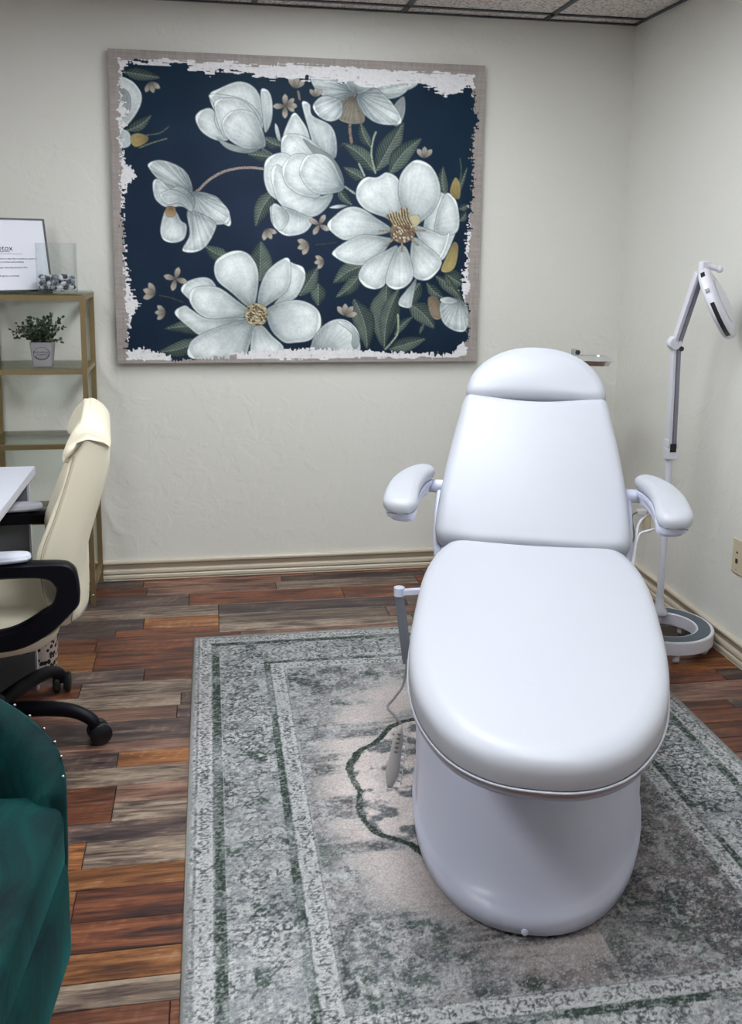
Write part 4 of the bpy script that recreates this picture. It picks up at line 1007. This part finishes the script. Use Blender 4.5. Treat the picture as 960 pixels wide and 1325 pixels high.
def text(body, size, x, z, parent, name, fr, mat=None, align='CENTER', dep=.0004, off=.0114):
    cu = bpy.data.curves.new('t', 'FONT'); cu.body = body; cu.size = size; cu.align_x = align; cu.extrude = dep; cu.resolution_u = 2
    ob = bpy.data.objects.new('t', cu); S.collection.objects.link(ob)
    dg = bpy.context.evaluated_depsgraph_get(); me = bpy.data.meshes.new_from_object(ob.evaluated_get(dg))
    V = [fr(x+v.co.x, off+v.co.z, z+v.co.y) for v in me.vertices]; F = [tuple(p.vertices) for p in me.polygons]
    bpy.data.objects.remove(ob); bpy.data.curves.remove(cu); bpy.data.meshes.remove(me)
    return mesh(name, V, F, mat or M_ink, parent)
text('Botox', .031, -.028, .163, sg_, 'sign_title', sgp)
G().add([sgp(x, y, z) for x in (-.075, .045) for y in (.011, .0116) for z in (.149, .150)], [(0, 1, 3, 2), (4, 6, 7, 5), (0, 4, 5, 1), (2, 3, 7, 6), (0, 2, 6, 4), (1, 5, 7, 3)]).obj('sign_rule', M_ink, sg_)
for ln, zt_ in (('injections', .157), ('a treatment commonly used to relax the muscles to cause an', .128), ('improvement on lines and wrinkles', .115), ('in years with age-restoring amounts of it', .093), ('ex: Brighten ur wrinkle', .060)):
    text(ln, .0098, -.022, zt_, sg_, 'sign_text', sgp)
# vase
vs = empty('glass_vase', (-.590, 3.948, SZ), 0, 'clear glass cylinder vase part filled with stones on gold shelf top', 'vase')
G().lathe([(.076, .0), (.0775, .004), (.0775, .190)], 40).obj('outer_wall', M_vase, vs, auto=60)
vs.children[0].data.polygons  # keeps the reference alive
bm = bmesh.new(); bm.from_mesh(vs.children[0].data)
bmesh.ops.delete(bm, geom=[f for f in bm.faces if len(f.verts) > 8 and f.calc_center_median().z > .1], context='FACES_ONLY'); bm.to_mesh(vs.children[0].data); bm.free()
G().lathe([(.0745, .007), (.0745, .008)], 40).obj('base_disc', M_vase, vs, auto=60)
G().loft([[(r_*math.cos(2*PI*k_/48), r_*math.sin(2*PI*k_/48), z) for r_, z in ((.0745, .1895), (.0778, .1895), (.0778, .1915), (.0745, .1915))] for k_ in range(48)], closed=True).obj('rim', M_vase, vs)
rs = random.Random(4); placed = []
protos = {}
for lay_ in range(3):
    for n_, R_ in ((14, .0600), (9, .0365), (3, .0135)):
        ph = rs.random()*6
        if lay_ == 2 and n_ == 14: keep = 11
        else: keep = n_
        for k_ in range(keep):
            a = ph+2*PI*k_/n_; placed.append((R_*math.cos(a), R_*math.sin(a), max(.0195, .021+lay_*.0195+rs.uniform(-.0035, .0035)), rs.uniform(.0105, .0130)))
for i, (x, y, z, r_) in enumerate(placed):
    mt = M_stones[(0, 1, 2, 0, 1)[i % 5]]
    if mt.name not in protos:
        bm = bmesh.new(); bmesh.ops.create_icosphere(bm, subdivisions=1, radius=1)
        for v in bm.verts: v.co *= rs.uniform(.82, 1.05); v.co.z *= .78
        me = bpy.data.meshes.new('decorative_stone'); bm.to_mesh(me); bm.free(); me.materials.append(mt); protos[mt.name] = me
    o = bpy.data.objects.new('decorative_stone', protos[mt.name]); S.collection.objects.link(o)
    o.location = (-.590+x, 3.948+y, SZ+z); o.scale = (r_, r_, r_); o.rotation_euler = (rs.random()*.8, rs.random()*.8, rs.random()*6)
    tag(o, ('small white faceted stone', 'small dark slate faceted stone', 'small pale grey faceted stone')[(0, 1, 2, 0, 1)[i % 5]]+' among the stones in the glass vase', 'stone', 'stones in the glass vase')
# potted plant
pp = empty('potted_plant', (-.655, 3.945, SZ2), .03, 'small green leafy artificial plant in square grey pot on second shelf level', 'plant')
G().loft([rr_loop(.034, .034, .006, 0, 2), rr_loop(.0355, .0355, .006, .004, 2), rr_loop(.044, .044, .006, .092, 2), rr_loop(.0455, .0455, .006, .096, 2), rr_loop(.041, .041, .005, .096, 2), rr_loop(.040, .040, .005, .086, 2)], cap=False).loft([rr_loop(.034, .034, .006, 0.0005, 2), rr_loop(.001, .001, .0005, 0.0005, 2)], cap=False).obj('pot', M_potw, pp, auto=50)
G().loft([rr_loop(.0405, .0405, .005, .084, 2), rr_loop(.0405, .0405, .005, .088, 2)]).obj('soil', M_soil, pp)
def potf(x, y, z): # front face of tapered pot
    f = z/.092; return (x, -(.0355+(.044-.0355)*f)-y, z)
gl = G()
def ring_band(rx_, rz_, cz, wd):
    K = 40; V = []; F = []
    for i in range(K):
        a = 2*PI*i/K
        for q in (1, 1-wd):
            V.append(potf(rx_*q*math.cos(a), .0006, cz+rz_*q*math.sin(a)))
    for i in range(K):
        j = (i+1) % K; F.append((2*i, 2*j, 2*j+1, 2*i+1))
    gl.add(V, F)
ring_band(.031, .026, .052, .05)
for i in range(14):
    a = math.radians(200+140*i/13); c = (.027*math.cos(a), .052+.023*math.sin(a)); d_ = a+PI/2+(.5 if i % 2 else -.5)
    p = [(c[0], c[1]), (c[0]+.004*math.cos(d_+.5), c[1]+.004*math.sin(d_+.5)), (c[0]+.007*math.cos(d_), c[1]+.007*math.sin(d_)), (c[0]+.004*math.cos(d_-.5), c[1]+.004*math.sin(d_-.5))]
    gl.add([potf(x, .0007, z) for x, z in p], [(0, 1, 2, 3)])
gl.obj('wreath_print', M_ink, pp)
text('Bloom where you', .0085, 0, .056, pp, 'pot_text', potf, off=.0006, dep=.0001); text('are planted', .0085, 0, .046, pp, 'pot_text', potf, off=.0006, dep=.0001)
fol = G(); stg = G(); rs = random.Random(9)
for i in range(46):
    a = rs.random()*2*PI; el = rs.uniform(.15, 1.35); L_ = rs.uniform(.065, .115)*(1.0 if el > .5 else 1.15)
    d_ = Vector((math.cos(a)*math.cos(el), math.sin(a)*math.cos(el), math.sin(el))); b0 = Vector((math.cos(a)*.02, math.sin(a)*.02, .088))
    path = [b0+d_*L_*f+Vector((0, 0, .022*math.sin(f*PI*.6)-.03*f*f*(1-math.sin(el)))) for f in (0, .25, .5, .75, 1)]
    stg.tube(path, [.0012, .001, .0009, .0007, .0005], 4)
    for k_ in range(16):
        f = .15+.85*k_/15; i0 = min(3, int(f*4)); p = path[i0].lerp(path[i0+1], f*4-i0); s_ = rs.uniform(.012, .018)
        dirn = Vector((rs.gauss(0, 1), rs.gauss(0, 1), rs.gauss(.3, .8))).normalized(); w_ = dirn.cross(Vector((rs.gauss(0, 1), rs.gauss(0, 1), rs.gauss(0, 1)))).normalized(); nn = dirn.cross(w_)
        fol.add([p, p+dirn*s_*.5+w_*s_*.42+nn*s_*.1, p+dirn*s_, p+dirn*s_*.5-w_*s_*.42+nn*s_*.1], [(0, 1, 2), (0, 2, 3)])
o = fol.obj('foliage', M_leaf, pp); o['kind'] = 'stuff'
o = stg.obj('stems', M_stem, pp, smooth=True); o['kind'] = 'stuff'

# ------------------------------------------------------------------ desk
dk = empty('desk', (-.87, 2.66, 0), 0, 'white laminate desk with shade-grey end panel at left edge of photo', 'desk')
o = G().box(-.30, .303, -.51, .51, .722, .75).obj('desk_top', M_desk, dk); bevel(o, .0015)
o = G().box(-.29, .287, .443, .461, .002, .7215).obj('end_panel', M_desk_shade, dk)  # white panel, its shadow painted in as grey
o = G().box(.2872, .293, .442, .462, .002, .7215).obj('panel_edge', M_desk, dk)
o = G().box(-.29, -.27, -.4715, .4425, .25, .7215).obj('modesty_panel', M_desk, dk)
o = G().box(-.268, .287, -.49, -.472, .002, .7215).obj('end_panel', M_desk, dk)
# leopard bin
lb = empty('waste_bin', (-.615, 3.24, 0), 0, 'leopard print waste bin behind the white desk end panel', 'bin')
G().lathe([(.070, .002), (.078, .006), (.092, .25), (.094, .262), (.088, .262), (.072, .012), (.02, .010)], 36).obj('bin_body', M_leopard, lb, auto=50)

# ------------------------------------------------------------------ office chair (faces -x)
OC = Vector((-.635, 2.81, 0)); ORZ = math.radians(6)
oc = empty('office_chair', OC, ORZ, 'cream leather high back office chair with black arms at white desk', 'office chair')
# chair axes: +x is the back side, y across
OZ = lambda z: z if z < .40 else .40+(z-.40)*.905
def sect(cx, z, tx, wy, e=3.0, n=36, bow=.0):
    out = []
    for j in range(n):
        a = 2*PI*j/n; c_, s_ = math.cos(a), math.sin(a); x = tx*math.copysign(abs(c_)**(2/e), c_); y = wy*math.copysign(abs(s_)**(2/e), s_)
        out.append((cx+x-bow*(y/wy)**2, y, OZ(z)))
    return out
# backrest: side profile swept across the width, hollow in front, soft at the edges
fr0 = [(.176, .419), (.149, .459), (.131, .527), (.121, .611), (.14, .67), (.174, .766), (.208, .856), (.217, .93), (.228, .985), (.245, 1.02)]
bk0 = [(.272, 1.045), (.311, 1.034), (.336, .998), (.343, .944), (.337, .88), (.322, .816), (.301, .74), (.274, .642), (.252, .566), (.243, .488), (.231, .432), (.207, .411)]
def back_sweep(pf, name, grow=0.0, hollow=.05, W_=.222, zlo=-1.0, mat=M_cream, ys=None, drop=.03):
    pf = smooth_path([Vector(p) for p in pf], 3, True)
    ar = sum(pf[i-1].x*pf[i].y-pf[i].x*pf[i-1].y for i in range(len(pf)))
    if ar < 0: pf = pf[::-1]
    cx = sum(p.x for p in pf)/len(pf); rings = []
    for y, ins in [(-W_, .040), (-W_+.003, .022), (-W_+.010, .010), (-W_+.022, .002), (-W_+.04, 0)]+[(-W_+.04+(2*W_-.08)*k_/10, 0) for k_ in range(1, 10)]+[(W_-.04, 0), (W_-.022, .002), (W_-.010, .010), (W_-.003, .022), (W_, .040)]:
        R_ = offset_loop(pf, ins-grow); r_ = []
        w4 = 1-abs(y/W_)**3
        for p in R_:
            f_ = max(0, min(1, (cx+.01-p.x)/.05+.5)) if p.y > .43 else 0
            z = p.y if p.y < .66 else .66+(p.y-.66)*.90
            z -= drop*(abs(y)/W_)**4*max(0, (p.y-.9)/.14)
            r_.append((p.x+hollow*w4*f_*.9, y, z))
        rings.append(r_)
    return G().loft(rings).obj(name, mat, oc, smooth=True)
back_sweep(fr0+bk0, 'backrest')
hp = [(.216, .905), (.212, .93), (.228, .985), (.245, 1.02), (.272, 1.045), (.311, 1.034), (.336, .998), (.343, .960), (.333, .968), (.299, .990), (.269, .988), (.244, .962), (.232, .92)]
back_sweep(hp, 'head_pad', .006, .03, .226)
sm = [(.247, .930), (.228, .862), (.192, .744), (.160, .655), (.149, .602), (.152, .53), (.165, .47)]
G().tube([(x, -.2225, z if z < .66 else .66+(z-.66)*.90) for x, z in [(p.x, p.y) for p in smooth_path([Vector(p) for p in sm], 6)]], .0013, 6).obj('seam', M_stitch, oc, smooth=True)
G().tube([(x, -.221, z) for x, z in ((.236, .566), (.233, .50), (.222, .428))], .0016, 6).obj('seam', M_stitch, oc, smooth=True)
# seat
lo_ = superell(.250, .248, 48, 4)
cushion(lo_, .336, .447, .045, .012, lambda u, v, z: (u-.06, v, z)).obj('seat', M_cream, oc, smooth=True)
G().box(-.16, .10, -.14, .14, .316, .340).obj('seat_plate', M_black, oc)
P_ = [(p.x-.06, p.y, .392) for p in superell(.252, .250, 48, 4)]
G().tube(P_+[P_[0]], .003, 6).obj('seat_piping', M_stitch, oc, smooth=True)
# arms: flat nylon loops
outer = [(.25, .530), (.246, .600), (.232, .628), (.20, .640), (.10, .645), (-.05, .648), (-.20, .648), (-.235, .636), (-.245, .60), (-.235, .50), (-.19, .43), (-.10, .405), (.02, .402), (.10, .410), (.17, .445), (.225, .495)]
inner = [(.178, .520), (.190, .560), (.186, .578), (.165, .598), (.10, .606), (-.05, .608), (-.18, .608), (-.200, .602), (-.206, .58), (-.200, .52), (-.16, .475), (-.08, .458), (.02, .456), (.07, .462), (.11, .478), (.150, .502)]
def arm_loop(yc, name='arm'):
    a_ = empty(name, (0, 0, 0)); a_.parent = oc
    O_ = smooth_path([Vector((p[0], p[1]-.018)) for p in outer], 4, True); I_ = smooth_path([Vector((p[0], p[1]-.018)) for p in inner], 4, True); T2 = .022; rings = []
    for p, q in zip(O_, I_):
        d_ = (q-p).normalized()*.006
        rings.append([(p.x, yc-T2+.006, p.y), (p.x, yc+T2-.006, p.y), (p.x+d_.x, yc+T2, p.y+d_.y), (q.x-d_.x, yc+T2, q.y-d_.y), (q.x, yc+T2-.006, q.y), (q.x, yc-T2+.006, q.y), (q.x-d_.x, yc-T2, q.y-d_.y), (p.x+d_.x, yc-T2, p.y+d_.y)])
    G().loft(rings, closed=True).obj('arm_loop', M_black, a_, auto=45)
    cushion(superell(.135, .030, 40, 3.2), .630, .656, .013, .003, lambda u, v, z: (u-.005, yc+v, z)).obj('arm_pad', M_desk, a_, smooth=True)
arm_loop(-.262); arm_loop(.250)
# column and star base
G().tube([(-.03, 0, .33), (-.03, 0, .10)], [.028, .028], 20).obj('gas_lift', M_black, oc, auto=50)
G().lathe([(.03, .045), (.045, .055), (.045, .12), (.03, .135)], 24, (-.03, 0, 0)).obj('hub', M_black, oc, auto=50)
for k_ in range(5):
    a = math.radians(-19+72*k_); d_ = Vector((math.cos(a), math.sin(a), 0)); hub = Vector((-.03, 0, 0))
    pts = [hub+d_*r_+Vector((0, 0, z)) for r_, z in ((.03, .085), (.10, .098), (.20, .103), (.265, .096), (.310, .074), (.320, .058))]
    G().tube(smooth_path(pts, 4), [.026-.010*i/20 for i in range(21)], 12).obj('base_arm', M_black, oc, auto=60)
    e = empty('caster', hub+d_*.323, a+.6); e.scale = (1.2, 1.2, 1.2); e.parent = oc
    for s_ in (-1, 1):
        G().lathe([(.010, -.010), (.024, -.009), (.027, -.004), (.027, .006), (.022, .010)], 24, (.008, s_*.014, .0275), (0, s_, 0)).obj('wheel', M_caster, e, auto=50)
    G().tube([(0, 0, .03), (0, 0, .062)], .009, 10).obj('caster_stem', M_black, e, auto=50)

# ------------------------------------------------------------------ green velvet armchair, bottom left
gc = empty('velvet_armchair', (-.60, 1.5, 0), 0, 'dark green velvet accent chair with nailhead trim at lower left corner', 'armchair')
def rrl(hx, y0, y1, r_, n=8):
    """rounded rectangle loop, CCW, x in +-hx, y0..y1"""
    out = []
    for cx, cy, a0 in ((hx-r_, y1-r_, 0), (-hx+r_, y1-r_, 90), (-hx+r_, y0+r_, 180), (hx-r_, y0+r_, 270)):
        for k_ in range(n+1):
            a = math.radians(a0+90*k_/n); out.append(Vector((cx+r_*math.cos(a), cy+r_*math.sin(a))))
    return out
tpr = lambda L: [Vector((p.x*(1-.16*max(0, (.15-p.y)/.5)**1.3), p.y)) for p in L]
cushion(tpr(rrl(.318, -.36, .285, .10)), .30, .428, .028, .010).obj('seat_cushion', M_velvet, gc, smooth=True)
cushion(tpr(rrl(.325, -.33, .31, .14)), .10, .345, .05, .0).obj('seat_body', M_velvet, gc, smooth=True)
# back: nearly straight across, turning forward at both ends, top falling towards the ends
half_ = [(0, .385), (.12, .382), (.20, .370), (.262, .345), (.300, .305), (.314, .262), (.312, .225)]
arc = smooth_path([Vector(p) for p in half_], 4)
arc = arc[::-1]+[Vector((-p.x, p.y)) for p in arc[1:]]
tops = [.49+.16*max(0, 1-(abs(p.x)/.315)**1.6)+(-.05*max(0, (.30-p.y)/.075)**1.5 if p.y < .30 else 0) for p in arc]
rings = []
for i, (p, zt_) in enumerate(zip(arc, tops)):
    a = arc[max(0, i-1)]; b = arc[min(len(arc)-1, i+1)]; t_ = (b-a).normalized(); nrm_ = Vector((t_.y, -t_.x))
    if nrm_.dot(p-Vector((0, .05))) < 0: nrm_ = -nrm_
    e_ = 1 if 1 < i < len(arc)-2 else (.8 if i in (1, len(arc)-2) else .5)
    r_ = []
    for o_, z in ((-.01, .13), (.0, .30), (.002, zt_-.035), (-.003, zt_-.010), (-.020, zt_), (-.042, zt_-.006), (-.060, zt_-.028), (-.068, zt_-.07), (-.074, .36), (-.06, .13)):
        q = p+nrm_*(-.035+(o_+.035)*e_); r_.append((q.x, q.y, z))
    rings.append(r_)
G().loft(rings).obj('backrest', M_velvet, gc, smooth=True)
M_nail = simple('nailhead_metal', srgb(190, 184, 176), .25, 1)
# nailheads every ~30 mm along the outer top edge
L_ = 0; last = 0; k_ = 0
for i in range(len(arc)-1):
    a, b = arc[i], arc[i+1]; n_ = 6
    for j in range(n_):
        f = j/n_; p = a.lerp(b, f); zt_ = tops[i]*(1-f)+tops[i+1]*f; L_ += (b-a).length/n_
        if L_-last > .032 and zt_ > .44:
            last = L_; c = Vector((0, .05)); nn = (p-c).normalized(); q = p-nn*.004
            G().ball((q.x, q.y, zt_-.004), .0032, 8).obj('nailhead', M_nail, gc, smooth=True)
for x, y in ((.26, -.24), (-.26, -.24), (.25, .22), (-.25, .22)):
    G().lathe([(.012, .0), (.022, .11)], 16, (x, y, 0)).obj('leg', M_black, gc, auto=50)
